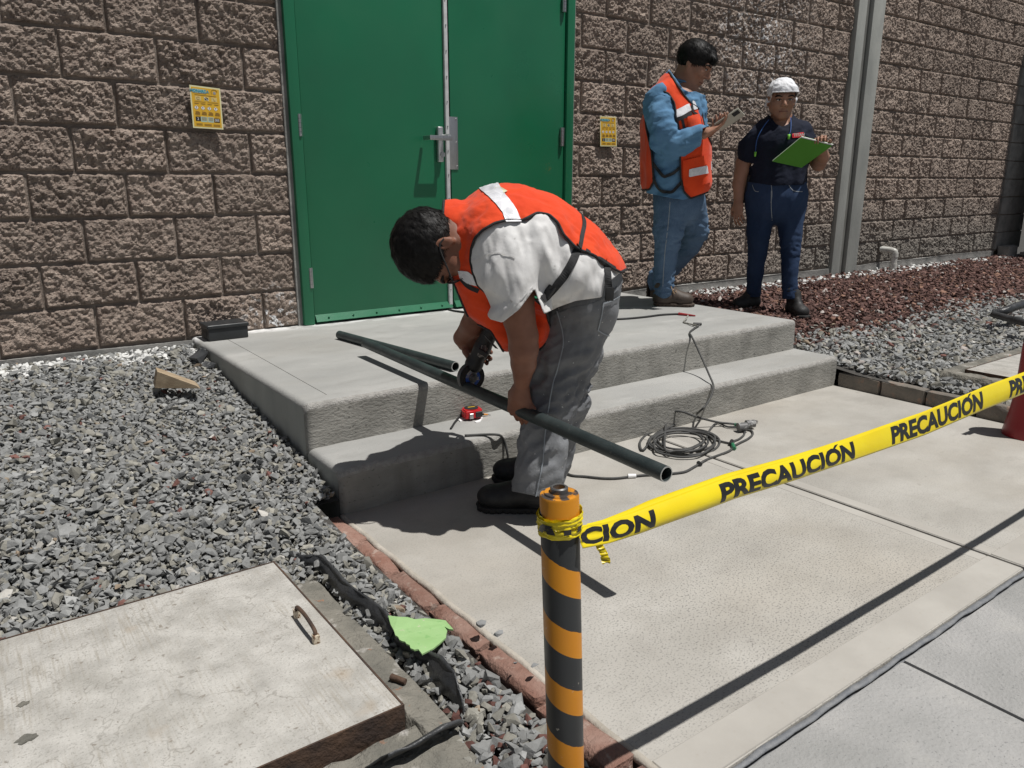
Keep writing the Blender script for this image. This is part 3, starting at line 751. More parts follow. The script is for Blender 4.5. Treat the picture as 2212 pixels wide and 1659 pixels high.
def lay(x0, x1, rows, off0, off1, pitch):
    global cnt
    for r in rows:
        z0 = .325+.2*r; of = off0 if r % 2 == 0 else off1
        k = math.floor((x0-of)/pitch)
        while of+k*pitch < x1-.02:
            a = max(x0, of+k*pitch); b_ = min(x1, of+(k+1)*pitch); k += 1
            wd = b_-a-.011
            if wd < .04: continue
            if abs(wd-(pitch-.011)) < .004: me = random.choice(FULL)
            else:
                key = round(wd/.012); me = WIDTH.setdefault(key, block_mesh(key*.012, 40+key))
            o = bpy.data.objects.new('block', me); link(o, wl); cnt += 1
            o.location = Vector(((a+b_)/2, FY+random.uniform(-.003, .003), z0+.1))-wl.location
            fl = random.random() < .5; o.rotation_euler = (0, math.pi if fl else 0, 0)
            o.scale = (1, random.uniform(.85, 1.2), 1)
DX0, DX1 = 1.525, 3.408
COL0, COL1 = 6.565, 6.98
lay(-.66, DX0-.004, range(0, 10), .53, .335, .3945)
lay(DX1+.004, COL0-.004, range(0, 13), 3.905, 3.708, .404)
lay(COL1+.004, 9.93, range(0, 14), 3.905+.404*8-.15, 3.708+.404*8-.15, .404)
b = B(); b.box((-2, WALLY, -.1), (DX0, WALLY+.2, 3.5)); b.box((DX1, WALLY, -.1), (COL0, WALLY+.2, 3.5)); b.box((COL1, WALLY, -.1), (10.6, WALLY+.2, 3.5)); b.box((DX0, WALLY, 2.62), (DX1, WALLY+.2, 3.5))
b.obj('mortar_bed', M_mortar, wl)
rough_box((-2, WALLY-.030, -.1), (DX0-.5, WALLY-.001, .316), 5, .004, 6).obj('plinth', M_plinth, wl, True, 50)
rough_box((3.87, WALLY-.034, -.1), (COL0-.01, WALLY-.001, .318), 9, .006, 8).obj('plinth', M_plinth, wl, True, 50)
rough_box((COL1+.01, WALLY-.03, -.1), (9.93, WALLY-.001, .318), 9, .005, 8).obj('plinth', M_plinth, wl, True, 50)
# smooth shaded courses at the far corner and the return wall beyond
lab = 'pair of smooth grey concrete strips with a dark groove set in the wall'
pl = empty('concrete_pilaster', (6.77, WALLY, .3), lab, 'pilaster')
B().box((COL0, WALLY-.045, .2), (6.692, WALLY+.05, 3.5), .006).obj('strip', M_pil, pl, True, 40)
B().box((6.795, WALLY-.045, .2), (COL1, WALLY+.05, 3.5), .006).obj('strip', M_pil, pl, True, 40)
B().box((6.692, WALLY-.012, .2), (6.795, WALLY+.05, 3.5)).obj('groove', M_groove, pl)
# ------------------------------------------------------------------ double door
dr = empty('double_door', (2.46, WALLY, ZS), 'double green steel door with lever handle and white centre strip', 'door')
dY = WALLY-.005
b = B(); b.box((DX0, dY-.05, ZS+.002), (1.583, dY+.12, 2.62), .004); b.obj('door_frame', M_door, dr, True, 40)
B().box((3.35, dY-.05, ZS+.002), (DX1, dY+.12, 2.62), .004).obj('door_frame', M_door, dr, True, 40)
B().box((1.583, dY-.05, 2.56), (3.35, dY+.12, 2.62), .004).obj('door_frame', M_door, dr, True, 40)
B().box((1.50, WALLY-.028, ZS), (DX0, WALLY, 2.66)).obj('frame_mortar', M_plinth, dr); B().box((DX1, WALLY-.03, ZS), (3.432, WALLY, 2.66)).obj('frame_mortar', M_plinth, dr)
L1 = B().box((1.590, dY-.032, ZS+.022), (2.447, dY+.01, 2.555), .003).obj('door_leaf', M_door, dr, True, 40)
L2 = B().box((2.487, dY-.032, ZS+.022), (3.343, dY+.01, 2.555), .003).obj('door_leaf', M_door, dr, True, 40)
B().box((1.583, dY+.02, ZS), (3.35, dY+.05, 2.56)).obj('dark_gap', M_black, dr)
s_ = B().box((2.4475, dY-.046, ZS+.03), (2.470, dY-.0, 2.55), .002).obj('centre_strip', M_white_metal, dr, True, 40)
b = B()
for k in range(16): b.cyl((2.459, dY-.046, .45+k*.135), (2.459, dY-.0505, .45+k*.135), .0042, .003, 10)
b.obj('screws', M_steel, s_)
b = B(); zc = ZS+.03
while zc < 2.5:   # ragged brush seal
    hgt = random.uniform(.03, .06); b.box((2.4705, dY-.030, zc), (2.4865+random.uniform(-.006, 0), dY-.012, zc+hgt*.9)); zc += hgt
b.obj('brush_seal', M_black, dr)
for (x0, x1) in ((1.592, 2.466), (2.49, 3.34)):
    sw = B().poly([(x0, dY-.033, ZS+.052), (x0, dY-.058, ZS+.016), (x0, dY-.040, ZS+.010), (x0, dY-.0325, ZS+.02)], (x1-x0, 0, 0)).obj('door_sweep', M_door, dr)
    b = B(); n = 6
    for k in range(n): xq = x0+(k+.5)*(x1-x0)/n; b.ell((xq, dY-.050, ZS+.036), (.006, .006, .005), u=10, v=6)
    b.obj('rivets', M_door, sw, True)
def W(px, py, Y=dY-.03): return ony(px, py, Y)
for (px, py0, py1) in ((643, 246, 295), (667, 578, 622), (1211.5, 276, 316), (1216, -10, 27)):
    p0, p1 = W(px, py0), W(px, py1); b = B(); z = p1[2]; hz = (p0[2]-p1[2])/5
    for k in range(5): b.cyl((p0[0], dY-.048, z+k*hz+.001), (p0[0], dY-.048, z+(k+1)*hz-.001), .0085, n=14)
    b.box((p0[0]-.013, dY-.049, z), (p0[0]+.013, dY-.034, z+5*hz), .001); b.obj('hinge', M_steel, dr, True, 40)
H_ = lambda x_, y_: W((1600+x_/4.147)/1.8228, (400+y_/4.147)/1.8228)
pA, pB = H_(475, 410), H_(585, 990)
lk = B().box((pA[0], dY-.060, pB[2]), (pB[0]-.004, dY-.0325, pA[2]), .008, 3).obj('lock_case', M_alu, dr, True, 40)
cyc = H_(548, 868); b = B().cyl((cyc[0], dY-.060, cyc[2]), (cyc[0], dY-.066, cyc[2]), .0155, .014, 24); b.box((cyc[0]-.0015, dY-.0675, cyc[2]-.006), (cyc[0]+.0015, dY-.0655, cyc[2]+.006)); b.obj('key_cylinder', M_steel, lk, True, 40)
hz = H_(600, 560)[2]; hx = H_(600, 560)[0]-.01
b = B().cyl((hx, dY-.06, hz-.004), (hx, dY-.115, hz-.004), .011, n=18); b.obj('spindle', M_alu, lk, True, 40)
lv = B().box((hx-.135, dY-.128, hz-.030), (hx+.014, dY-.110, hz-.004), .004, 2); lv.box((hx-.135, dY-.112, hz-.028), (hx-.117, dY-.050, hz-.006), .003)
lv.obj('lever', M_steel, lk, True, 40)
pA, pB = H_(650, 243), H_(830, 1110)
gp = B().box((2.4745, dY-.0375, pB[2]), (pB[0]+.004, dY-.0322, pA[2]), .0012).obj('guard_plate', M_steel, dr, True, 40)
b = B()
for q in ((800, 285), (808, 668), (815, 1060)): c_ = H_(*q); b.cyl((c_[0], dY-.0375, c_[2]), (c_[0], dY-.041, c_[2]), .0055, .003, 12)
b.obj('screws', M_steel, gp)
# ------------------------------------------------------------------ people: materials
def skin(name, c, c2):
    return mat(name, c, .52, spec=.4, c2=c2, s=18, bump=.15, bs=220, bd=.002, sss=.06)
M_skin1 = skin("skin_worker", (.20, .085, .053), (.26, .118, .075)); M_skin2 = skin("skin_man", (.34, .175, .115), (.40, .21, .14)); M_skin3 = skin("skin_woman", (.33, .175, .115), (.40, .215, .145))
M_hair = mat("black_hair", (.006, .0055, .0055), .5, spec=.22, c2=(.011, .010, .009), s=60)
M_vest = mat("orange_vest_cloth", (.80, .072, .014), .8, spec=.2, c2=(.72, .055, .010), s=9, bump=.35, bs=38, bd=.006, sheen=.2)
M_bind = mat("black_webbing", (.014, .014, .015), .8, c2=(.028, .028, .03), s=90, bump=.3, bs=300, bd=.002)
def refl_x(N, L, co, noise, rng, mix, out):
    v = N.new('ShaderNodeTexVoronoi'); v.feature = 'DISTANCE_TO_EDGE'; v.inputs['Scale'].default_value = 24; L.new(co, v.inputs['Vector'])
    return mix(rng(v.outputs['Distance'], .0, .06, .6, 0), out, (.88, .88, .9))
M_refl = mat("reflective_tape", (.62, .63, .66), .4, spec=.6, c2=(.74, .74, .77), s=20, bump=.2, bs=50, bd=.003, extra=refl_x)
M_white = mat("white_tshirt_cotton", (.76, .755, .745), .9, spec=.2, c2=(.68, .67, .66), s=12, bump=.25, bs=60, bd=.004, speck=[(40, .68, .74, (.40, .38, .36), .6)])
M_cap = mat("white_cap_cloth", (.80, .81, .83), .85, spec=.2, c2=(.74, .75, .78), s=12, bump=.5, bs=40, bd=.008)
def pants_x(N, L, co, noise, rng, mix, out):
    return mix(rng(noise(13, 2), .69, .72, 0, .75), mix(rng(noise(75, 2), .715, .74, 0, .85), out, (.62, .62, .6)), (.36, .37, .39))
M_pants = mat("grey_work_jeans", (.14, .146, .157), .9, spec=.2, c2=(.225, .233, .245), s=6, bump=.5, bs=30, bd=.008, extra=pants_x)
M_jean = mat("blue_denim", (.062, .11, .185), .9, spec=.2, c2=(.12, .19, .29), s=5, bump=.5, bs=35, bd=.006, stretch=(1, 1, .5), speck=[(240, .5, .62, (.16, .22, .31), .4)])
M_jeand = mat("dark_denim", (.016, .032, .075), .9, spec=.2, c2=(.035, .06, .12), s=5, bump=.5, bs=35, bd=.006, stretch=(1, 1, .5))
M_shirt = mat("chambray_shirt", (.09, .20, .34), .9, spec=.2, c2=(.13, .265, .42), s=6, bump=.4, bs=30, bd=.008)
M_polo = mat("navy_polo", (.007, .010, .022), .85, spec=.25, c2=(.012, .016, .032), s=8, bump=.4, bs=30, bd=.008)
M_boot = mat("black_leather", (.014, .014, .014), .6, c2=(.022, .021, .02), s=30, bump=.4, bs=80, bd=.003, rvar=.12)
M_boot2 = mat("brown_leather", (.045, .03, .022), .6, c2=(.075, .055, .042), s=20, bump=.4, bs=80, bd=.003)
M_sole = mat("boot_sole", (.02, .018, .017), .8); M_sole2 = mat("tan_sole", (.07, .05, .038), .85)
M_lace = mat("tan_lace", (.45, .30, .17), .9); M_eye = mat("eye_white", (.55, .5, .47), .3); M_iris = mat("dark_iris", (.012, .008, .006), .2)
M_lip = mat("lips", (.20, .07, .055), .5); M_glass_dark = mat("dark_lens", (.03, .03, .035), .12); M_stitch = mat("pale_stitching", (.30, .33, .36), .9)

def norm(v): v = np.array(v, float); return v/np.linalg.norm(v)
def frame(f, u):
    """columns forward, left, up"""
    f = norm(f); u = np.array(u, float); u = norm(u-f*(u@f)); return np.stack([f, np.cross(u, f), u], 1)
def head(Fd, O, R, s=1.0, jaw=1.0, wide=1.0, neck=None, nr=.055):
    q = lambda f, l, u: O+R@(np.array([f, l*wide, u])*s)
    E_ = lambda c, r, k=.02, op='add': Fd.ell(q(*c), tuple(np.array(r)*s), R, k*s, op)
    C_ = lambda a, b, ra, rb=None, k=.015, op='add': Fd.cone(q(*a), q(*b), ra*s, (rb or ra)*s, k*s, None, op)
    E_((-.012, 0, .035), (.094, .075*wide, .083), 0)
    E_((.030, 0, -.022), (.062, .060*wide, .088*jaw), .03)
    C_((0, .052, -.045), (.062, .018, -.102*jaw), .020, .017, .025); C_((0, -.052, -.045), (.062, -.018, -.102*jaw), .020, .017, .025)
    E_((.068, 0, -.098*jaw), (.020, .022, .018), .02)
    C_((.086, 0, .020), (.110, 0, -.022), .008, .0125, .012)
    E_((.099, .013, -.028), (.012, .008, .008), .008); E_((.099, -.013, -.028), (.012, .008, .008), .008)
    C_((.078, -.040, .030), (.087, 0, .027), .0105, .0105, .014); C_((.078, .040, .030), (.087, 0, .027), .0105, .0105, .014)
    E_((.058, .040, -.020), (.030, .026, .026), .02); E_((.058, -.040, -.020), (.030, .026, .026), .02)
    E_((.101, .031, .006), (.020, .017, .012), .012, 'sub'); E_((.101, -.031, .006), (.020, .017, .012), .012, 'sub')
    E_((.072, .031, .006), (.0165, .016, .0135), .004); E_((.072, -.031, .006), (.0165, .016, .0135), .004)
    C_((.086, -.018, -.060), (.094, 0, -.055), .006, .0065, .006); C_((.086, .018, -.060), (.094, 0, -.055), .006, .0065, .006)
    C_((.084, -.015, -.070), (.090, 0, -.071), .007, .0075, .006); C_((.084, .015, -.070), (.090, 0, -.071), .007, .0075, .006)
    C_((.094, -.022, -.0645), (.099, 0, -.0635), .0022, .0022, .002, 'sub')
    for l in (1, -1):
        E_((-.008, l*.077, -.004), (.017, .009, .032), .006); E_((-.004, l*.087, .0), (.008, .008, .018), .006, 'sub')
    if neck is not None: Fd.cone(q(-.022, 0, -.045), neck, .053*s, nr, .03)
    return q
def face_parts(par, q, R, s, eyes=True, brow=M_hair):
    b = B()
    for l in (1, -1):
        if eyes:
            b = B(); b.ell(q(.0835, l*.031, .0045), (.0055*s, .0125*s, .0048*s), Matrix(R.tolist()), 12, 8); b.obj('eye', M_eye, par, True)
            b = B(); b.ell(q(.0872, l*.030, .0045), (.0028*s, .0052*s, .0046*s), Matrix(R.tolist()), 10, 8); b.obj('iris', M_iris, par, True)
            b = B(); b.tube(catmull([q(.080, l*.046, .007), q(.089, l*.032, .0115), q(.0875, l*.017, .007)], 4), .0018*s, 6); b.obj('eyelid', M_hair, par, True)
        b = B(); P = catmull([q(.076, l*.055, .024), q(.0895, l*.040, .031), q(.098, l*.016, .026)], 5); n = len(P)
        b.tube(P, [.0022*s+.003*s*math.sin(math.pi*i/(n-1)) for i in range(n)], 6); b.obj('eyebrow', brow, par, True)
    b = B(); P = catmull([q(.085, -.024, -.065), q(.0965, -.009, -.0625), q(.0985, 0, -.0640), q(.0965, .009, -.0625), q(.085, .024, -.065)], 4)
    b.tube(P, .0024*s, 6); b.obj('lips', M_lip, par, True)
def hand(Fd, wrist, d, n, curl, side, s=1.0, spread=.12, thumb=None, wr=.027):
    """palm from the wrist along d, palm side towards n; curl = bend per joint per finger; side=+1 puts the thumb along d x n"""
    d = norm(d); n = np.array(n, float); n = norm(n-d*(n@d)); t = np.cross(d, n)*side; wrist = np.array(wrist, float)
    L = .088*s; K = wrist+d*L
    Fd.cone(wrist, wrist+d*.02*s, wr*s, .026*s, .012, (t, 1.15)); Fd.cone(wrist+d*.02*s, K-d*.008*s, .0155*s, .0135*s, .016, (t, 2.75))
    lens = [(.042, .026, .020), (.046, .030, .022), (.043, .028, .021), (.034, .021, .018)]
    for i, (ls, off) in enumerate(zip(lens, (.031, .0105, -.0105, -.030))):
        p = K+t*off*s-d*(.004+.004*abs(i-1))*s; a = 0; dd = norm(d+t*spread*(1.2-i)*.6); r = (.0098, .0100, .0096, .0084)[i]*s
        cu = curl[i] if isinstance(curl, (list, tuple)) else curl
        for j, l_ in enumerate(ls):
            a += cu*(.9, 1.15, .8)[j]; v = dd*math.cos(a)+n*math.sin(a); p2 = p+v*l_*s
            Fd.cone(p, p2, r, r*.93, .0025); p = p2; r *= .93
    b0 = wrist+d*.022*s+t*.020*s
    if thumb is None: thumb = [norm(t*.85+d*.55+n*.25), norm(t*.35+d*.85+n*.45), norm(t*.05+d*.8+n*.65)]
    p = b0; r = .0145*s
    for v, l_ in zip(thumb, (.036, .032, .026)):
        p2 = p+norm(v)*l_*s; Fd.cone(p, p2, r, r*.84, .006); p = p2; r *= .84
def hair_strands(name, par, V, N, keep, flow, L, n, jitter=.3, lift=.18, wid=.0011, seed=1):
    """thin tapering locks lying along the flow over the scalp"""
    r = np.random.default_rng(seed); idx = r.choice(np.where(keep)[0], n); P0 = V[idx]; n0 = N[idx]; fl = flow(P0)+r.normal(0, jitter, (n, 3))
    fl -= n0*(fl*n0).sum(1)[:, None]; fl /= np.linalg.norm(fl, axis=1)[:, None]+1e-9; sd_ = np.cross(fl, n0); ln = L*r.uniform(.5, 1.2, n)
    lf = lift*r.uniform(.4, 1.8, n); Vs = []; K = 4
    for k in range(K):
        t = k/(K-1); c = P0+fl*(ln*t)[:, None]+n0*(ln*(lf*t-.35*t*t))[:, None]; w_ = wid*(1-t*.85)
        Vs += [c-sd_*w_, c+sd_*w_]
    Vv = np.stack(Vs, 1).reshape(-1, 3); base = (np.arange(n)*2*K)[:, None]
    F = np.concatenate([base+np.array([[2*k, 2*k+1, 2*k+3, 2*k+2]]) for k in range(K-1)])
    return mobj(name, rawmesh(name, Vv, F, True, M_hair), par)
def mesh_of(Fd, it=2, name='body', m=None, par=None, fold=None):
    V, F = Fd.nets(); V = relax(V, F, it)
    if fold:
        for (amp, s, ax, sd_) in fold: V = folds(V, vnormals(V, F), amp, s, ax, sd_)
    if name is None: return V, F
    mobj(name, rawmesh(name, V, F, True, m), par); return V, F
def garment(name, V, F, g, m, par, th=.003, pipe=0, pname='binding', off=0, pm=None):
    if off: V = V+vnormals(V, F)*off
    V2, F2 = clip(V, F, g) if g is not None else (V, tris(F))
    me = rawmesh(name, V2, F2, True, m); o = mobj(name, me, par)
    if th: md = o.modifiers.new('thickness', 'SOLIDIFY'); md.thickness = th; md.offset = -1
    if pipe:
        pv_, pf = piping(V2, F2, pipe)
        if len(pv_): mobj(pname, rawmesh(pname, pv_, [np.array([q for q in pf if len(q) == 4])], True, pm or M_bind), par)
    return o, V2, F2
def boot(par, heel, toe, m, ms, h=.11, w_=.048, up=None, lace=None, z=None, name='boot', ank=None):
    """safety boot from heel to toe on the ground"""
    heel = np.array(heel, float); toe = np.array(toe, float); up = UP if up is None else norm(up); d = norm(toe-heel); L = np.linalg.norm(toe-heel); sd_ = norm(np.cross(up, d))
    lo = np.minimum(heel, toe)-.1; hi = np.maximum(heel, toe)+.2; w0 = w_
    Fd = Field(lo, hi, .0045); q = lambda a, l, u: heel+d*(a*L)+sd_*l+up*u
    Fd.ell(q(.80, 0, .045), (L*.22, w_*1.0, .042), np.stack([d, sd_, up], 1), 0)
    Fd.cone(q(.62, 0, .050), q(.30, 0, .060), .043, .040, .03, (sd_, 1.05)); Fd.cone(q(.15, 0, .045), q(.30, 0, .045), .042, .042, .03)
    Fd.cone(q(.62, 0, .062), q(.30, 0, h), .030, .036, .02); Fd.cone(q(.18, 0, .06), q(.20, 0, h), .040, .044, .02)
    if ank is not None: Fd.cone(q(.20, 0, h), ank, .045, .045, .02)
    Fd.half(q(0, 0, .012), -up, .004)
    V, F = Fd.nets(); V = relax(V, F, 2); b_ = mobj(name, rawmesh(name, V, F, True, m), par)
    Fs = Field(lo, hi, .004); Fs.cone(q(.80, 0, .014), q(.55, 0, .014), w_*.98, w_*.86, 0); Fs.cone(q(.55, 0, .014), q(.17, 0, .014), w_*.86, w_*.84, .02)
    Fs.cone(q(.86, 0, .014), q(.84, 0, .014), w_*.95, w_*.95, .02)
    Fs.half(q(0, 0, .021), up, .003); Fs.half(q(0, 0, 0), -up, .003)
    V, F = Fs.nets(); V = relax(V, F, 1); sidew = np.abs((V-heel)@up-.010); a = (V-heel)@d
    V = V-vnormals(V, F)*(.0028*(np.sin(a*260) > .2)*((V-heel)@up < .014))[:, None]
    so = mobj('sole', rawmesh('sole', V, F, True, ms), b_)
    if lace is not None:
        b = B()
        for k in range(4):
            t = .58-.085*k; hh = .092+k*.018
            b.tube(catmull([q(t, -.034, hh-.006), q(t+.01, 0, hh+.014), q(t-.03, .034, hh+.002)], 4), .0028, 6)
            b.tube(catmull([q(t, .034, hh-.006), q(t+.01, 0, hh+.014), q(t-.03, -.034, hh+.002)], 4), .0028, 6)
        for l in (1, -1): b.tube(catmull([q(.33, 0, .152), q(.38, l*.04, .150), q(.48, l*.055, .10), q(.52, l*.045, .085), q(.42, l*.03, .115), q(.33, 0, .152)], 5), .0026, 6)
        b.obj('laces', lace, b_, True)
    return b_
PXM = lambda px, H: px*H*1.0/FPX      # pixels to metres at horizontal distance H (depth is within a few per cent of H)

# ------------------------------------------------------------------ the worker bent over the pipe
CAMR = RT; CAMF = FH
wk = empty('person', at(1150, 1095, 2.45)*[1, 1, 0], 'worker in white t-shirt and orange vest bent over cutting a pipe with an angle grinder', 'person')
HW = 2.40
Fb = Field(at(830, 800, 2.35)*[1, 1, 0]+[-.1, -.35, .05], at(1350, 380, 2.6)*[1, 1, 0]+[.15, .35, 1.15], .0047)
P_ = lambda x, y, H=HW: at(x, y, H)
R_ = lambda px, H=HW: px*H/FPX*.985
# head: crown to the left, face looking down
hO = P_(957, 531, 2.30); hU = norm(-CAMR*.93-UP*.27+CAMF*-.10); hF = norm(-UP*.95+CAMR*.28+CAMF*-.02)
hRm = frame(hF, hU); hs = 1.06
neckp = P_(1003, 505, 2.37)
q1 = head(Fb, hO, hRm, hs, neck=neckp, nr=.060)
Fb.cone(neckp, P_(1060, 515, 2.4), .065, .12, .05)
Fb.chain([(P_(1060, 515, 2.4), .11, 1.35), (P_(1150, 545, 2.4), .12, 1.2), (P_(1262, 610, 2.42), .10, 1.3)], .04, flat=CAMF)
# left arm reaching down to the pipe
sh = P_(1082, 548, 2.24); el = P_(1129, 722, 2.24); wr = P_(1126, 838, 2.335)
Fb.chain([(sh, R_(44)), (P_(1110, 640, 2.235), R_(41)), (el, R_(30.5)), (P_(1131, 752, 2.25), R_(31)), (P_(1131, 785, 2.28), R_(27)), (wr, R_(15.5, 2.33), 1.15)], .018, flat=CAMF)
Fb.ell(P_(1142, 728, 2.235), (.022, .02, .02), None, .02)
pipeA = np.array([1.391, 1.239, .368]); pipeB = onz(789, 741, .389); pdir = norm(pipeB-pipeA)
gp_ = pipeA+pdir*((P_(1127, 885, 2.4)-pipeA)@pdir)
d_ = norm(gp_+np.array([-.012, -.01, -.01])-wr); 
def hand2(): pass
wr2 = wr+d_*.012
hand(Fb, wr2, norm(-UP*1.0-CAMR*.12+CAMF*.25), norm(CAMF*.8+CAMR*.55), [.62, .66, .7, .72], 1, 1.04, .05, thumb=[norm(pdir*-.45-UP*.8+CAMR*.4), norm(CAMF*.6-UP*.6+pdir*-.4), norm(CAMF*.8-UP*.3)])
# right arm behind, holding the grinder
gA = P_(1022, 788, 2.70); gB = P_(1061, 714, 2.62)
sh2 = P_(1030, 560, 2.56); el2 = P_(1035, 668, 2.66); wr_ = P_(997, 729, 2.73)
Fb.chain([(sh2, .058), (el2, .044), (P_(1022, 702, 2.69), .044), (wr_, .029)], .02)
hand(Fb, wr_, norm(CAMR*.86-UP*.50+CAMF*.0), -CAMF*.9+UP*.1, [.55, .62, .66, .7], 1, .95, .04, thumb=[norm(-CAMF*.8-UP*.6+CAMR*.2), norm(-CAMF*.5-UP*.8+CAMR*.5), norm(-UP*.6+CAMR*.8)])
Vb, F_b = Fb.nets(); Vb = relax(Vb, F_b, 2)
wbody = mobj('body', rawmesh('body', Vb, F_b, True, M_skin1), wk)
face_parts(wk, q1, hRm, hs)
# hair
def hair_cap(par, O, R, s, wide, cut, amp=.006, h=.0035, thick=.010, m=M_hair, extra=None, seed=3):
    Fh = Field(O-.15*s, O+.15*s, h); q = lambda f, l, u: O+R@(np.array([f, l*wide, u])*s)
    Fh.ell(q(-.014, 0, .038), ((.094+thick)*s, (.076*wide+thick)*s, (.084+thick)*s), R, 0)
    if extra: extra(Fh, q)
    V, F = Fh.nets(); V = relax(V, F, 1); N = vnormals(V, F)
    loc = (V-O)@R/s
    V = V+N*((fbm(V@R*np.array([1, 1, 1]), 55, 3, seed)-.45)*amp*s)[:, None]
    g = cut(loc)
    V2, F2 = clip(V, F, g); mobj('hair', rawmesh('hair', V2, F2, True, m), par)
    return V2, vnormals(V2, F2), loc
def wcut(l):   # hairline: forehead, over the ears, nape
    f, s_, u = l[:, 0], l[:, 1], l[:, 2]
    line = np.interp(f, [-.12, -.06, -.025, .0, .03, .06, .085, .11], [-.055, -.045, -.02, .005, .014, .036, .068, .078])
    return u-line
Vh, Nh, lh = hair_cap(wk, hO, hRm, hs, 1.0, wcut, .009, thick=.009, extra=lambda Fh, q: Fh.ell(q(-.012, 0, .058), (.098, .080, .088), hRm, .03))
hair_strands('hair_locks', wk, Vh, Nh, np.ones(len(Vh), bool), lambda P: np.tile(hRm[:, 0]*.8+hRm[:, 2]*-.25, (len(P), 1)), .026, 7000, .24, .13, .0011)
fl_ = ((Vh-hO)@hRm)[:, 0] > .055
hair_strands('fringe', wk, Vh, Nh, fl_, lambda P: np.tile(hRm[:, 0], (len(P), 1)), .014, 300, .3, .3, .0010, 5)
# glasses
gl = B(); lens = lambda l: [q1(.098+.004*math.cos(a), l*.033+.026*math.cos(a), -.001+.019*math.sin(a)) for a in np.linspace(0, 2*math.pi, 20, endpoint=False)]
for l in (1, -1): gl.tube(lens(l), .0022, 6, True)
gl.tube([q1(.105, -.008, .004), q1(.108, 0, .006), q1(.105, .008, .004)], .002, 6)
for l in (1, -1): gl.tube(catmull([q1(.095, l*.060, .004), q1(.06, l*.078, .006), q1(.0, l*.084, .010), q1(-.02, l*.083, -.008)], 5), .0026, 6)
glo = gl.obj('glasses', M_bind, wk, True); glo['label'] = 'dark framed safety glasses'
b = B()
for l in (1, -1): b.ell(q1(.099, l*.033, -.001), (.003, .026, .018), Matrix(hRm.tolist()), 14, 8)
M_clear = mat("clear_lens", (.5, .55, .55), .08, spec=.8, c2=(.45, .5, .5)); M_clear.node_tree.nodes['Principled BSDF'].inputs['Transmission Weight'].default_value = .8
b.obj('lens', M_clear, glo, True)
# t-shirt
GR = .008
Ft = Field(at(940, 800, 2.35)*[1, 1, 0]+[-.1, -.35, .45], at(1350, 380, 2.6)*[1, 1, 0]+[.2, .35, 1.2], .0068)
tors = [(P_(1035, 518, 2.39), R_(72), 1.3), (P_(1092, 524, 2.40), R_(106), 1.22), (P_(1150, 545, 2.40), R_(108), 1.25), (P_(1215, 580, 2.41), R_(95), 1.35), (P_(1262, 612, 2.42), R_(78), 1.5), (P_(1290, 640, 2.42), R_(62), 1.7)]
tors = [(p, r+GR, f) for p, r, f in tors]; Ft.chain(tors, .03, flat=CAMF)
Ft.chain([(P_(1074, 520, 2.26), R_(62)), (P_(1098, 590, 2.235), R_(60)), (P_(1128, 680, 2.235), R_(53))], .03)
Ft.chain([(P_(1060, 520, 2.54), .08), (P_(1035, 620, 2.62), .065)], .03)
Vt, F_t = Ft.nets(); Vt = relax(Vt, F_t, 3); Nt = vnormals(Vt, F_t); 
Vt0 = Vt.copy()
vest_poly = [(958, 440), (968, 380), (1030, 360), (1120, 350), (1230, 380), (1345, 440), (1395, 560), (1341, 588), (1300, 567), (1286, 552), (1257, 541), (1243, 533), (1218, 507), (1205, 480), (1186, 463), (1161, 459), (1128, 476), (1095, 475), (1068, 482), (1041, 498), (1025, 515), (1018, 537), (1016, 564), (1022, 591), (1031, 616), (1049, 632), (1090, 650), (1000, 690), (940, 600)]
cov = np.clip(-poly_sd(proj(Vt), vest_poly)/14, 0, 1)[:, None]
for amp_, s_c, ax_c, sd_c, st_c in ((.026, 7, UP-CAMR*.3, 3, 5), (.015, 15, UP+CAMR*.35, 8, 7), (.006, 30, UP-CAMR*.2, 9, 6)):
    Vt = Vt+(folds(Vt, vnormals(Vt, F_t), amp_, s_c, ax_c, sd_c, st_c)-Vt)*cov
shirt_poly = [(950, 440), (980, 380), (1360, 380), (1380, 580), (1338, 590), (1305, 618), (1300, 642), (1243, 650), (1204, 664), (1177, 678), (1165, 650), (1156, 622), (1122, 668), (1085, 697), (1060, 690), (975, 600), (950, 500)]
gs = poly_sd(proj(Vt), shirt_poly)
dep_ = (Vt-CAMP)@CAMF
garment('tshirt', Vt, F_t, gs, M_white, wk, .003, 0)
shirt_bvh = bvh_of(Vt, F_t)
def patch(par, name, m, V, F, poly, off, near=None, N=None, front=True, th=0):
    N = vnormals(V, F); g = poly_sd(proj(V), poly)
    if front: g = np.where(((V-CAMP)*N).sum(1) < .1, g, -5)
    if near is not None: g = np.where((V-CAMP)@CAMF < near, g, -5)
    if (g > 0).sum() < 3: return
    V2, F2 = biggest(*clip(V+N*off, F, g)); return mobj(name, rawmesh(name, V2, F2, True, m), par)
for pts, wd in (([(1020, 566), (1042, 553), (1065, 546), (1090, 549), (1112, 556)], .0022), ([(1076, 690), (1110, 662), (1150, 618)], .0018)):
    V, F = ribbon(shirt_bvh, pts, .004, .0008, .0018); mobj('seam', rawmesh('seam', V, F, False, M_white), wk)
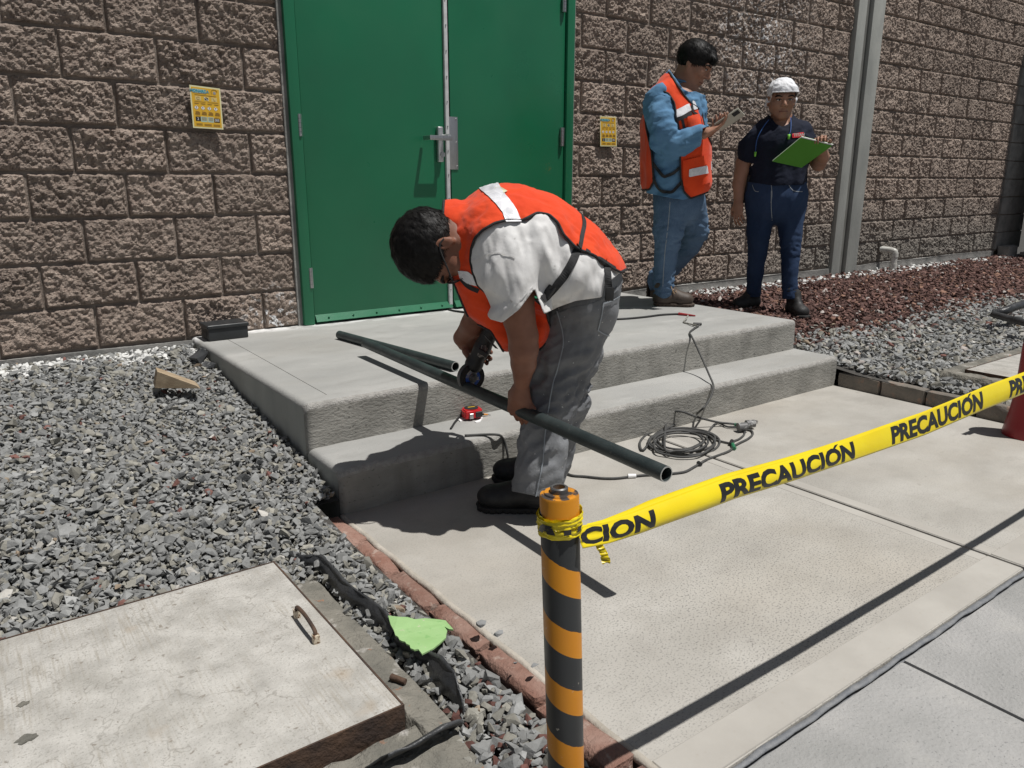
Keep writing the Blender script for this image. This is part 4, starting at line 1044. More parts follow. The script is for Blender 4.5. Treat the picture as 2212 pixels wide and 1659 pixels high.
# vest
Fv = Field(at(930, 820, 2.35)*[1, 1, 0]+[-.1, -.35, .4], at(1360, 370, 2.6)*[1, 1, 0]+[.2, .35, 1.25], .0068)
ve = [(p, r+.014, f) for p, r, f in tors]; ve[0] = (P_(1020, 508, 2.38), R_(62)+.01, 1.35)
Fv.chain(ve, .03, flat=CAMF)
Fv.cone(P_(975, 490, 2.36), P_(1020, 508, 2.38), .074, .095, .03, (CAMF, 1.15))
Fv.chain([(P_(1072, 518, 2.27), R_(64)+.008), (P_(1084, 560, 2.25), R_(60)+.006)], .03)
Fv.chain([(P_(1026, 520, 2.30), .072), (P_(1032, 590, 2.30), .070), (P_(1035, 640, 2.33), .06)], .03)
Fv.chain([(P_(1025, 560, 2.38), R_(44), 1.9), (P_(1052, 640, 2.40), R_(44), 2.1), (P_(1095, 705, 2.42), R_(46), 2.1), (P_(1140, 705, 2.44), R_(52), 2.0)], .04, flat=CAMF)
Vv, F_v = Fv.nets(); Vv = relax(Vv, F_v, 3); Vv = folds(Vv, vnormals(Vv, F_v), .012, 6, CAMR*-.9-UP*.2, 5); Vv = folds(Vv, vnormals(Vv, F_v), .009, 15, UP+CAMR*.3, 6, 3); Vv = folds(Vv, vnormals(Vv, F_v), .004, 34, CAMR-UP*.4, 7, 5)
vest_poly = [(958, 440), (968, 380), (1030, 360), (1120, 350), (1230, 380), (1345, 440), (1395, 560), (1341, 588), (1300, 567), (1286, 552), (1257, 541), (1243, 533), (1218, 507), (1205, 480), (1186, 463), (1161, 459),
             (1128, 476), (1095, 475), (1068, 482), (1041, 498), (1025, 515), (1018, 537), (1016, 564), (1022, 591), (1031, 616), (1049, 632), (1090, 650), (1147, 640), (1172, 660), (1182, 679), (1190, 717), (1180, 739), (1164, 756),
             (1130, 775), (1098, 776), (1082, 750), (1060, 715), (1036, 702), (1016, 692), (1006, 673), (978, 604), (974, 586), (976, 560), (974, 520), (966, 490), (957, 468)]
gv = poly_sd(proj(Vv), vest_poly)
vo, Vv2, F_v2 = garment('vest', Vv, F_v, gv, M_vest, wk, .003, .0042)
vo['label'] = 'orange safety vest with black binding'
band = [(1020, 370), (1064, 370), (1082, 408), (1094, 424), (1108, 442), (1118, 458), (1127, 480), (1093, 480), (1084, 458), (1072, 442), (1054, 424), (1036, 408)]
patch(vo, 'reflective_band', M_refl, Vv, F_v, band, .0030, front=False)
patch(vo, 'reflective_band', M_refl, Vv, F_v, [(990, 584), (1012, 586), (1024, 596), (1034, 618), (1010, 612), (994, 600)], .003)
V, F = ribbon(bvh_of(Vv, F_v), [(1252, 536), (1257, 510), (1262, 482), (1256, 462), (1249, 452)], .013, .0012, .002); (mobj('binding', rawmesh('binding', V, F, False, M_bind), wk) if len(V) else None)
vb = bvh_of(Vv, F_v)
V, F = ribbon(vb, [(996, 600), (1012, 618), (1034, 628)], .016, .0012, .002); (mobj('binding', rawmesh('binding', V, F, False, M_bind), wk) if len(V) else None)
V, F = ribbon(vb, [(1012, 700), (1040, 716), (1066, 742), (1086, 764)], .014, .0012, .003); (mobj('binding', rawmesh('binding', V, F, False, M_bind), wk) if len(V) else None)
# neck label tag
M_tag = mat("care_label", (.72, .70, .48), .8); p, n_ = hit(vb, 1090, 411, .004)
if p is not None:
    a_ = P_(1073, 403, 2.37); 
    def hh(x, y): 
        r = hit(vb, x, y, .004)[0]; return r if r is not None else p
    c4 = [hh(1070, 407), hh(1082, 406), hh(1096, 414), hh(1088, 419)]
    lt = mobj('label_tag', rawmesh('label_tag', c4, [(0, 1, 2, 3)], False, M_tag), vo)
bv = bvh_of(np.concatenate([Vv2, Vt]), np.concatenate([F_v2, tris(F_t)+len(Vv2)]))
straps = []
for pts, wd in (([(1250, 534), (1240, 560), (1225, 588), (1205, 612), (1188, 632), (1171, 648)], .024), ([(1309, 566), (1312, 590), (1314, 618), (1317, 646)], .020), ([(1264, 541), (1290, 556), (1314, 572), (1336, 586)], .010)):
    V, F = ribbon(bv, pts, wd, .0018, .004); straps.append((mobj('strap', rawmesh('strap', V, F, False, M_bind), vo) if len(V) else None))
for (x, y, an) in ((1190, 628, 2.2), (1315, 634, 1.6)):
    p, n_ = hit(bv, x, y, .006)
    if p is not None:
        b = B(); b.box((-.020, -.013, -.004), (.020, .013, .005), .003, 2, Matrix.Translation(p) @ Matrix(frame(CAMR*math.cos(an)-UP*math.sin(an), n_).tolist()).to_4x4()); b.obj('buckle', M_black, vo, True, 40)
def collar(par, c, ax, r0, r1, h, front, gap, m, name='collar'):
    ax = norm(ax); f = norm(front-ax*(np.array(front)@ax)); l = np.cross(ax, f); V = []; n = 40; nv = 6
    for a in np.linspace(gap, 2*math.pi-gap, n):
        for v in np.linspace(0, 1, nv):
            hh = h*(v if v < .8 else 1.6-v); r = r0+(r1-r0)*min(v, .8)/.8+(.006 if v > .8 else 0)
            V.append(c+ax*hh+(f*math.cos(a)+l*math.sin(a))*r+(f*(h*.4*max(0, math.cos(a))) if v > .5 else 0))
    i = np.arange((n-1)*nv).reshape(n-1, nv)[:, :-1].ravel(); o = mobj(name, rawmesh(name, np.array(V), np.stack([i, i+nv, i+nv+1, i+1], 1), True, m), par); md = o.modifiers.new('thickness', 'SOLIDIFY'); md.thickness = .004; return o
collar(vo, P_(990, 497, 2.36), neckp-P_(1060, 515, 2.4)+UP*.01, .079, .074, .045, -UP, .5, M_vest)
# trousers
Fp = Field(at(1080, 1100, 2.3)*[1, 1, 0]+[-.1, -.3, 0], at(1350, 560, 2.7)*[1, 1, 0]+[.15, .25, .95], .0068)
Fp.chain([(P_(1275, 600, 2.42), R_(64), 1.55), (P_(1264, 645, 2.42), R_(72), 1.5)], .03, flat=CAMF)
Fp.chain([(P_(1260, 655, 2.40), R_(74)), (P_(1229, 740, 2.42), R_(68)), (P_(1202, 820, 2.42), R_(57)), (P_(1190, 880, 2.41), R_(51)), (P_(1174, 950, 2.39), R_(50)), (P_(1166, 1010, 2.37), R_(52)), (P_(1160, 1062, 2.375), R_(52))], .03)
Fp.chain([(P_(1262, 655, 2.50), R_(68, 2.5)), (P_(1240, 740, 2.55), R_(58, 2.55)), (P_(1222, 860, 2.58), R_(46, 2.58)), (P_(1200, 960, 2.60), R_(40, 2.6)), (P_(1180, 1035, 2.62), R_(40, 2.62))], .03)
Vp, F_p = Fp.nets(); Vp = relax(Vp, F_p, 3); Np = vnormals(Vp, F_p)
Vp = folds(Vp, Np, .016, 9, CAMR+UP*.5, 11); Vp = folds(Vp, vnormals(Vp, F_p), .006, 24, UP+CAMR*.3, 12, 4)
z_ = Vp[:, 2]; kn = np.exp(-((z_-.42)/.16)**2)*2.1+np.exp(-((z_-.08)/.06)**2)*.8
Np = vnormals(Vp, F_p); Q = Vp-np.outer(Vp@norm(CAMR+UP*.35), norm(CAMR+UP*.35))*.75
Vp = Vp+Np*((1-np.abs(2*fbm(Q, 26, 2, 4)-1)*2-.3)*.010*kn)[:, None]
gp2 = np.minimum(poly_sd(proj(Vp), [(1090, 560), (1165, 560), (1400, 540), (1400, 700), (1300, 1000), (1262, 1090), (1222, 1074), (1170, 1074), (1100, 1060), (1070, 900)]), 60)
po, Vp2, F_p2 = garment('trousers', Vp, F_p, gp2, M_pants, wk, .003, 0)
pb = bvh_of(Vp, F_p)
for pts in ([(1205, 672), (1218, 740), (1195, 830), (1180, 920), (1172, 1000), (1158, 1072)], [(1302, 655), (1296, 690), (1290, 712)], [(1290, 712), (1312, 724), (1326, 716)], [(1302, 655), (1318, 650), (1336, 640)]):
    V, F = ribbon(pb, pts, .0035, .0012, .0035, 14)
    if len(V): mobj('seam', rawmesh('seam', V, F, False, M_stitch), po)
for pts in ([(1182, 690), (1235, 668), (1290, 655), (1334, 622)],):
    V, F = ribbon(pb, pts, .010, .0012, .0015)
    if len(V): mobj('waistband', rawmesh('waistband', V, F, False, M_pants), po)
boot(wk, onz(1215, 1103, 0), onz(1034, 1097, 0)+[0, 0, 0], M_boot, M_sole, .12, .052, ank=P_(1160, 1040, 2.375), lace=M_boot)
boot(wk, onz(1222, 1050, 0), onz(1068, 1036, 0), M_boot, M_sole, .12, .050, ank=P_(1180, 1005, 2.61), lace=M_boot)
print('worker', time.time()-T0)
# ------------------------------------------------------------------ far corner beyond the wall: shaded smooth courses and the grey metal gate
def shadecol(): pass
cw = empty('corner_pillar', (10.1, WALLY-.1, .3), 'smooth grey concrete block pillar in shade at the far end of the wall', 'pillar')
for r in range(15):
    rough_box((9.935, WALLY-.035, .322+.2*r), (10.60, WALLY+.1, .515+.2*r), r, .002, 2).obj('block', M_plinth, cw, True, 50)
B().box((9.94, WALLY-.02, .3), (10.6, WALLY+.12, 3.4)).obj('mortar', M_mortar, cw)
rough_box((9.97, 3.86, .2), (10.2, 4.0, .37), 3, .006).obj('footing', M_plinth, cw, True, 50)
M_gate = mat("grey_gate_paint", (.16, .16, .15), .5, c2=(.22, .215, .2), s=6, bump=.2, bs=60, rvar=.1)
gt = empty('metal_gate', (10.3, 3.6, .28), 'grey metal gate post and sheet leaf at the far right corner', 'gate')
B().box((10.14, 3.62, .26), (10.24, 3.74, 3.5), .006).obj('gate_post', M_gate, gt, True, 40)
B().box((10.24, 3.64, .30), (12.4, 3.70, 3.5), .004).obj('gate_leaf', M_gate, gt, True, 40)
for z in (.70, 2.02): B().box((10.02, 3.62, z), (10.20, 3.66, z+.07), .004).obj('hinge_plate', M_gate, gt, True, 40)
B().box((10.1, 3.52, .262), (12.6, 3.80, .30), .004).obj('bottom_rail', M_gate, gt, True, 40)

# ------------------------------------------------------------------ the man reading his phone
G3 = lambda cx, cy: (1316.7+cx*.39697, 54.86+cy*.39697)      # first measured in an enlarged view
mn = empty('person', at(1450, 660, 4.84)*[1, 1, 0]+[0, 0, ZS], 'man in blue shirt, orange vest and jeans standing by the wall looking at a phone', 'person')
HM = 4.88
def PM(cx, cy, H=HM): return at(*G3(cx, cy), H)
def RM(c, H=HM): return c*.39697*H/FPX*.99
Fb = Field(PM(150, 1560)+[-.1, -.5, -.05], PM(720, 60)+[.35, .75, .15], .0058)
fd = norm(CAMR*.80-CAMF*.32); hf = norm(CAMR*.80-CAMF*.38-UP*.50); hu = norm(UP*.86+CAMR*.45-CAMF*.15)
hO2 = PM(459, 214, 4.86); R2 = frame(hf, hu); nk = PM(388, 330, 4.90)
q2 = head(Fb, hO2, R2, 1.05, neck=nk, nr=.062, wide=.97)
Fb.cone(nk, PM(380, 420), .065, .12, .05); Fb.cone(PM(380, 430), PM(370, 850), .10, .11, .05, (norm(CAMF+CAMR*.2), 1.3))
shn = PM(282, 425, 4.72); eln = PM(325, 655, 4.68); wrn = PM(512, 590, 4.62)
Fb.chain([(shn, .05), (eln, .042), (wrn, .027)], .02)
hand(Fb, wrn, norm(PM(575, 560, 4.60)-wrn), UP-CAMF*.3, [.35, .35, .4, .5], 1, .98, .08, thumb=[norm(CAMR+UP*.6+CAMF*.3), norm(CAMR+UP*.5+CAMF*.4), norm(CAMR*.8+UP*.2+CAMF*.4)])
wrf = PM(535, 585, 4.86); Fb.chain([(PM(400, 420, 5.04), .05), (PM(455, 640, 5.10), .042), (wrf, .027)], .02)
hand(Fb, wrf, norm(PM(600, 545, 4.74)-wrf), norm(UP-CAMF*.5), [.5, .5, .5, .5], -1, .98, .06)
mesh_of(Fb, 2, 'body', M_skin2, mn)
face_parts(mn, q2, R2, 1.05)
def cut2(l):
    f, u = l[:, 0], l[:, 2]; line = np.interp(f, [-.12, -.06, -.025, .0, .03, .06, .085, .115], [-.07, -.055, -.02, .0, .005, .028, .045, .046]); return u-line
def ex2(Fh, q):
    Fh.cone(q(.045, .02, .100), q(.092, -.030, .075), .028, .016, .02); Fh.cone(q(.02, .03, .106), q(.082, .045, .078), .028, .016, .02); Fh.cone(q(.096, -.038, .075), q(.104, -.050, .035), .010, .005, .01)
Vh, Nh, lh = hair_cap(mn, hO2, R2, 1.02, .97, cut2, .006, thick=.015, extra=ex2, h=.004)
hair_strands('hair_locks', mn, Vh, Nh, np.ones(len(Vh), bool), lambda P: np.tile(R2[:, 0]*.8+R2[:, 2]*-.35-R2[:, 1]*.3, (len(P), 1)), .04, 3600, .3, .10, .0016, 7)
# shirt
GX = (norm(CAMF+CAMR*.25))
Fs = Field(PM(150, 960)+[-.1, -.5, 0], PM(620, 240)+[.2, .6, .1], .0085)
tm = [(PM(370, 400), RM(112), 1.45), (PM(352, 520), RM(150), 1.25), (PM(352, 700), RM(150), 1.2), (PM(345, 860), RM(138), 1.25), (PM(340, 935), RM(132), 1.3)]
Fs.chain(tm, .04, flat=GX)
Fs.cone(PM(372, 292, 4.89), PM(385, 340, 4.89), .072, .085, .03); Fs.chain([(PM(392, 335, 4.86), .078), (PM(418, 400, 4.83), .088), (PM(430, 470, 4.82), .09)], .04)
Fs.chain([(PM(275, 412, 4.74), RM(72)), (PM(272, 500, 4.69), RM(66)), (PM(300, 610, 4.67), RM(68)), (PM(340, 645, 4.66), RM(62)), (PM(420, 625, 4.64), RM(55)), (PM(492, 596, 4.62), RM(40))], .025)
Fs.chain([(PM(410, 420, 5.02), .075), (PM(455, 630, 5.06), .065), (PM(520, 600, 4.88), .05)], .03)
V, F = Fs.nets(); V = relax(V, F, 2); V = folds(V, vnormals(V, F), .030, 9, UP*.6+CAMR, 2, 2.5); V = folds(V, vnormals(V, F), .012, 22, CAMR+UP*.4, 3)
g = poly_sd(proj(V), [G3(*c) for c in ((300, 200), (335, 255), (362, 290), (400, 345), (432, 362), (470, 360), (520, 380), (700, 480), (506, 560), (500, 640), (470, 720), (560, 900), (400, 950), (228, 918), (150, 900), (120, 300))])
o, V2, F2 = garment('shirt', V, F, g, M_shirt, mn, .004); o['label'] = 'long sleeved blue denim shirt'; sb = bvh_of(V, F)
for pts in ([(195, 430), (235, 385), (280, 372), (330, 392)],):
    vv, ff = ribbon(sb, [G3(*p) for p in pts], .010, .001, .001); mobj('seam', rawmesh('seam', vv, ff, False, M_shirt), o)
collar(o, PM(376, 322, 4.885), PM(396, 262, 4.87)-PM(372, 345, 4.89), .072, .066, .040, CAMR-UP*.2, .45, M_shirt)
# vest
Fv = Field(PM(120, 960)+[-.1, -.5, 0], PM(620, 240)+[.2, .6, .1], .0085)
Fv.chain([(p, r+.018, f) for p, r, f in tm], .04, flat=GX); Fv.cone(PM(360, 330, 4.90), PM(378, 350), .085, .10, .05)
Fv.cone(PM(282, 410, 4.76), PM(300, 420, 4.78), RM(66)+.014, RM(70), .04)
Fv.chain([(PM(455, 620, 4.76), RM(88)), (PM(470, 850, 4.76), RM(78))], .05)
Fv.chain([(PM(235, 560, 4.90), RM(55)), (PM(232, 840, 4.90), RM(50))], .05)
V, F = Fv.nets(); V = relax(V, F, 3); V = folds(V, vnormals(V, F), .012, 10, UP, 5)
out = [G3(*c) for c in ((140, 420), (170, 380), (240, 300), (300, 240), (330, 262), (372, 330), (410, 385), (445, 425), (470, 440), (500, 470), (520, 560), (560, 660), (580, 860), (540, 905), (440, 942), (405, 905), (388, 830), (385, 720), (384, 690), (380, 600), (362, 560), (362, 470), (352, 420), (322, 372), (280, 352), (238, 358), (198, 400), (190, 470), (200, 560), (228, 690), (236, 780), (240, 850), (218, 893), (150, 900), (140, 700))]
g = poly_sd(proj(V), out)
vo, V2, F2 = garment('vest', V, F, g, M_vest, mn, .003, .0060); vo['label'] = 'orange vest with pockets and reflective patches'
def pl(*c): return [G3(*k) for k in c]
patch(vo, 'reflective_band', M_refl, V, F, pl((362, 462), (432, 425), (444, 462), (368, 508)), .004)
patch(vo, 'reflective_band', M_refl, V, F, pl((448, 408), (462, 415), (478, 455), (456, 462)), .004)
patch(vo, 'reflective_band', M_refl, V, F, pl((432, 782), (525, 762), (530, 805), (430, 826)), .012)
patch(vo, 'reflective_band', M_refl, V, F, pl((538, 735), (552, 740), (556, 785), (542, 790)), .004)
patch(vo, 'pocket', M_vest, V, F, pl((396, 735), (545, 700), (548, 850), (430, 900), (400, 870)), .008)
patch(vo, 'pocket', M_vest, V, F, pl((420, 500), (485, 480), (500, 560), (430, 580)), .008)
vb = bvh_of(V, F)
for pts, wd in (([(368, 512), (400, 500), (445, 478)], .022), ([(366, 520), (372, 560), (378, 600)], .02), ([(392, 505), (405, 560), (412, 600)], .016), ([(436, 742), (480, 742), (520, 732)], .008), ([(446, 430), (452, 470), (490, 500), (500, 560)], .016)):
    vv, ff = ribbon(vb, pl(*pts), wd, .0015, .004)
    if len(vv): mobj('binding', rawmesh('binding', vv, ff, False, M_bind), vo)
for pts in ([(240, 750), (270, 790), (300, 822), (340, 805), (388, 765)], [(246, 830), (262, 870), (300, 905), (345, 908), (388, 850)]):
    vv, ff = ribbon(sb, pl(*pts), .018, .002, .012)
    if len(vv): mobj('strap', rawmesh('strap', vv, ff, False, M_bind), vo)
# jeans
Fp = Field(PM(120, 1520)+[-.1, -.4, -.03], PM(620, 860)+[.3, .8, .1], .0085)
Fp.chain([(PM(372, 900), RM(128), 1.25), (PM(380, 960), RM(130), 1.2)], .04, flat=GX)
kn2 = PM(478, 1120, 5.04); ft2 = PM(225, 1395, 5.42)
Fp.chain([(PM(328, 985, 4.82), RM(86)), (PM(320, 1130, 4.82), RM(72)), (PM(302, 1270, 4.83), RM(58)), (PM(292, 1400, 4.84), RM(56)), (PM(296, 1455, 4.84), RM(54))], .03)
Fp.chain([(PM(430, 970, 4.97), RM(88)), (PM(456, 1060, 5.02), RM(74)), (kn2, RM(60)), (PM(430, 1200, 5.12), RM(66)), (PM(330, 1310, 5.28), RM(58)), (ft2, RM(50))], .03)
V, F = Fp.nets(); V = relax(V, F, 2); V = folds(V, vnormals(V, F), .012, 11, UP+CAMR*.5, 2)
z_ = V[:, 2]-ZS; V = V+vnormals(V, F)*((1-np.abs(2*fbm(V*[1, 1, 2.6], 16, 2, 4)-1)*2-.3)*.012*(np.exp(-((z_-.45)/.12)**2)+np.exp(-((z_-.12)/.09)**2)))[:, None]
g = poly_sd(proj(V), pl((150, 890), (600, 890), (600, 1300), (380, 1400), (362, 1455), (300, 1490), (228, 1462), (205, 1395), (215, 1330), (180, 1200)))
o, _, _ = garment('jeans', V, F, g, M_jean, mn, .004)
vv, ff = ribbon(bvh_of(V, F), pl((330, 960), (318, 1100), (300, 1250), (290, 1420)), .004, .001, .001); mobj('seam', rawmesh('seam', vv, ff, False, M_stitch), o)
bt = boot(mn, PM(236, 1536, 4.84)*[1, 1, 0]+[0, 0, ZS], PM(450, 1545, 4.80)*[1, 1, 0]+[0, 0, ZS], M_boot2, M_sole2, .13, .050, ank=PM(296, 1430, 4.84), lace=M_lace); bt['label'] = 'brown work boot with tan laces flat on the landing'
tp = PM(200, 1420, 5.50); b2 = boot(mn, PM(215, 1345, 5.50), PM(215, 1345, 5.50)+norm(-UP*.80+CAMR*.05-CAMF*.2)*.26, M_boot2, M_sole2, .09, .044, up=norm(CAMR*.75-CAMF*.75+UP*.1)); b2['label'] = 'brown boot propped against the wall behind'
# phone
ph = empty('phone', PM(650, 510, 4.60), 'dark phone in a pale case held up by the man in the orange vest', 'phone')
c0 = PM(652, 512, 4.58); ax_ = norm(PM(695, 474, 4.55)-PM(605, 535, 4.60)); nn_ = UP*.75+CAMF*.6; nn_ = norm(nn_-ax_*(nn_@ax_))
Mx = Matrix.Translation(c0) @ Matrix(np.stack([ax_, np.cross(nn_, ax_), nn_], 1).tolist()).to_4x4()
M_case = mat("pale_phone_case", (.42, .40, .34), .5); M_screen = mat("phone_glass", (.02, .02, .022), .15)
B().box((-.078, -.038, -.005), (.078, .038, .004), .003, 2, Mx).obj('case', M_case, ph, True, 40)
B().box((-.075, -.035, .004), (.075, .035, .0055), .001, 1, Mx).obj('screen', M_screen, ph)
cm_ = B().box((.030, -.032, -.0075), (.070, -.002, -.005), .002, 1, Mx).obj('camera_island', M_screen, ph)

# ------------------------------------------------------------------ the woman with the green folder
gzw = hR(4.5, 3.2)
wm = empty('person', at(1675, 685, 5.32)*[1, 1, 0]+[0, 0, float(gzw)], 'woman in navy polo and white head covering holding a green folder', 'person')
HF = 5.33
def PF(cx, cy, H=HF): return at(*G3(cx, cy), H)
def RF(c, H=HF): return c*.39697*H/FPX*.99
Fb = Field(PF(640, 1100)+[-.15, -.4, 0], PF(1240, 270)+[.25, .5, .1], .0062)
hf = norm(-CAMF*.96-CAMR*.10-UP*.12); R3 = frame(hf, UP-CAMF*.10+CAMR*-.02); hO3 = PF(936, 408, 5.30); nk = PF(935, 545, 5.36)
q3 = head(Fb, hO3, R3, 1.0, jaw=.93, wide=1.10, neck=nk, nr=.068)
Fb.cone(nk, PF(925, 640), .075, .14, .05); Fb.cone(PF(925, 640), PF(910, 850), .13, .13, .05, (CAMR, 1.2))
Fb.chain([(PF(792, 625), .048), (PF(730, 745, 5.36), .050), (PF(705, 860, 5.36), .044), (PF(702, 935, 5.34), .032), (PF(702, 975, 5.33), .028)], .02)
hand(Fb, PF(700, 965, 5.33), -UP*.95-CAMF*.2, norm(CAMR*.6+CAMF*.7), [.35, .4, .45, .5], -1, .92, .05)
wrw = PF(1158, 672, 5.03)
Fb.chain([(PF(1066, 610), .052), (PF(1098, 700, 5.34), .047), (PF(1138, 752, 5.30), .048), (PF(1160, 715, 5.14), .040), (wrw, .028)], .02)
hand(Fb, wrw, norm(UP*.75-CAMF*.45-CAMR*.35), norm(-CAMF*.5-UP*.6-CAMR*.2), [.75, .75, .8, .8], 1, .92, .10)
mesh_of(Fb, 2, 'body', M_skin3, wm)
face_parts(wm, q3, R3, 1.0)
b = B()   # polo
Ff = Field(PF(660, 900)+[-.15, -.4, 0], PF(1200, 480)+[.2, .5, .1], .0085)
Ff.chain([(PF(930, 560, 5.36), RF(80), 1.3), (PF(925, 630), RF(120), 1.38), (PF(922, 720), RF(118), 1.28), (PF(912, 800), RF(118), 1.26), (PF(908, 850), RF(124), 1.26)], .05, flat=CAMR)
Ff.chain([(PF(776, 606), RF(58)), (PF(768, 640, 5.34), RF(58))], .03); Ff.chain([(PF(812, 590), RF(66)), (PF(768, 650, 5.34), RF(62)), (PF(752, 725, 5.35), RF(49))], .03)
Ff.chain([(PF(1036, 590), RF(62)), (PF(1072, 640, 5.33), RF(52)), (PF(1090, 682, 5.32), RF(45))], .03)
Ff.cone(PF(938, 520, 5.35), PF(936, 560, 5.36), .070, .09, .03)
Ff.ell(PF(895, 655, 5.26), (.07, .06, .06), None, .06); Ff.ell(PF(970, 655, 5.26), (.07, .06, .06), None, .06)
V, F = Ff.nets(); V = relax(V, F, 2); V = folds(V, vnormals(V, F), .014, 9, UP, 2); V = folds(V, vnormals(V, F), .006, 24, CAMR+UP*.4, 3)
g = poly_sd(proj(V), pl((860, 470), (878, 500), (905, 535), (940, 552), (975, 535), (992, 500), (1010, 455), (1060, 500), (1170, 560), (1180, 640), (1120, 720), (1085, 700), (1090, 860), (1060, 866), (900, 872), (745, 850), (740, 790), (790, 752), (740, 745), (690, 722), (700, 640)))
o, V2, F2 = garment('polo_shirt', V, F, g, M_polo, wm, .004); pbv = bvh_of(V, F)
collar(o, PF(936, 528, 5.355), UP-CAMF*.15, .080, .074, .038, -CAMF, .42, M_polo)
M_red = mat("red_badge", (.62, .012, .03), .6); M_wh = mat("white_print", (.85, .85, .85), .6)
bd = patch(wm, 'badge', M_red, V, F, pl((993, 590), (1054, 582), (1057, 608), (992, 613)), .004)
FONT = None
def text_obj(name, s, size, m, par, place, ext=0, bold=.0, sx=1.0, shear=0):
    """lettering as flat mesh; place(x, y) -> world point for glyph coordinates centred on the word"""
    cu = bpy.data.curves.new(name, 'FONT'); cu.body = s; cu.size = size; cu.align_x = 'CENTER'; cu.align_y = 'CENTER'; cu.offset = bold; cu.shear = shear; cu.resolution_u = 3
    ob = bpy.data.objects.new(name, cu); COL.objects.link(ob)
    me = ob.to_mesh(); V = np.array([v.co[:] for v in me.vertices]); F = [tuple(p.vertices) for p in me.polygons]; ob.to_mesh_clear(); bpy.data.objects.remove(ob); bpy.data.curves.remove(cu)
    bm = bmesh.new(); vs = [bm.verts.new(v) for v in V]
    for f in F:
        try: bm.faces.new([vs[i] for i in f])
        except ValueError: pass
    for _ in range(ext):
        bmesh.ops.triangulate(bm, faces=bm.faces[:]); lg = [e for e in bm.edges if e.calc_length() > size*.16]
        if lg: bmesh.ops.subdivide_edges(bm, edges=lg, cuts=1)
    for v in bm.verts: v.co = Vector(place(v.co.x*sx, v.co.y))
    me = bpy.data.meshes.new(name); bm.to_mesh(me); bm.free(); me.materials.append(m)
    return mobj(name, me, par)
pc, nb = hit(pbv, *G3(1025, 598), .006)
if bd is not None and pc is not None:
    tx = norm(CAMR*.99+UP*.06); text_obj('lettering', 'TITAN', .024, M_wh, bd, lambda x, y: pc-CAMF*.014+tx*x+UP*y, 0, .0010)
# head covering
Fc = Field(hO3-.16, hO3+.17, .0045); qc = lambda f, l, u: hO3+R3@np.array([f, l*1.08, u])
Fc.ell(qc(-.012, 0, .050), (.103, .085, .086), R3, 0); Fc.cone(qc(.055, -.04, .055), qc(.055, .04, .055), .036, .036, .03)
Fc.cone(qc(-.02, -.072, .0), qc(-.03, -.070, -.03), .018, .014, .02); Fc.cone(qc(-.02, .072, .0), qc(-.03, .070, -.03), .018, .014, .02)
V, F = Fc.nets(); V = relax(V, F, 1); V = folds(V, vnormals(V, F), .014, 14, CAMR, 2, 2); V = folds(V, vnormals(V, F), .006, 40, UP, 3, 2); loc = (V-hO3)@R3
g = loc[:, 2]-np.interp(loc[:, 0], [-.12, -.02, .03, .07, .11], [-.05, -.035, .02, .052, .056])
o, _, _ = garment('head_cloth', V, F, g, M_cap, wm, .003, .0045, 'hem', pm=M_cap); o['label'] = 'white cloth cap over the hair'
# ear plug cord
M_cord = mat("blue_cord", (.03, .10, .32), .6); M_plug = mat("lime_ear_plug", (.25, .70, .08), .5)
for pts in ([(982, 508), (984, 540), (980, 575), (973, 600)], [(868, 520), (835, 560), (805, 620), (796, 690)]):
    Pc = [hit(pbv, *G3(*p), .010)[0] for p in pts]
    if any(p is None for p in Pc): Pc = [PF(*p, 5.2) for p in pts]
    b = B(); b.tube(catmull(Pc, 5), .0028, 6); e_ = b.obj('ear_plug_cord', M_cord, wm, True); b = B()
    b.cyl(Pc[-1]+UP*.006, Pc[-1]-UP*.024, .0085, .006, 10); b.obj('ear_plug', M_plug, e_, True)
# jeans
Fp = Field(PF(650, 1500)+[-.15, -.4, -.1], PF(1150, 820)+[.2, .5, .1], .0085)
Fp.chain([(PF(908, 850), RF(108), 1.42), (PF(906, 930), RF(116), 1.38), (PF(904, 970), RF(108), 1.45)], .04, flat=CAMR)
Fp.chain([(PF(828, 990, 5.34), RF(78)), (PF(812, 1120, 5.35), RF(61)), (PF(805, 1240, 5.37), RF(47)), (PF(793, 1340, 5.39), RF(42)), (PF(783, 1455, 5.42), RF(37))], .03)
Fp.chain([(PF(982, 990, 5.32), RF(78)), (PF(984, 1120, 5.31), RF(60)), (PF(984, 1240, 5.29), RF(46)), (PF(982, 1340, 5.27), RF(42)), (PF(980, 1470, 5.25), RF(38))], .03)
V, F = Fp.nets(); V = relax(V, F, 2); V = folds(V, vnormals(V, F), .009, 12, UP+CAMR*.5, 2)
z_ = V[:, 2]-.2; V = V+vnormals(V, F)*((1-np.abs(2*fbm(V*[1, 1, 2.6], 18, 2, 4)-1)*2-.3)*.006*(np.exp(-((z_-.45)/.10)**2)+np.exp(-((z_-.12)/.09)**2)))[:, None]
g = poly_sd(proj(V), pl((700, 852), (1120, 852), (1120, 1400), (1030, 1490), (925, 1490), (890, 1300), (850, 1480), (730, 1478), (690, 1200)))
o, _, _ = garment('jeans', V, F, g, M_jeand, wm, .004); jb = bvh_of(V, F)
for pts in ([(778, 868), (790, 900), (812, 905)], [(975, 868), (1000, 900), (1050, 905)], [(880, 868), (884, 920), (878, 965)], [(885, 1060), (880, 990), (880, 900)]):
    vv, ff = ribbon(jb, pl(*pts), .004, .001, .001)
    if len(vv): mobj('seam', rawmesh('seam', vv, ff, False, M_stitch), o)
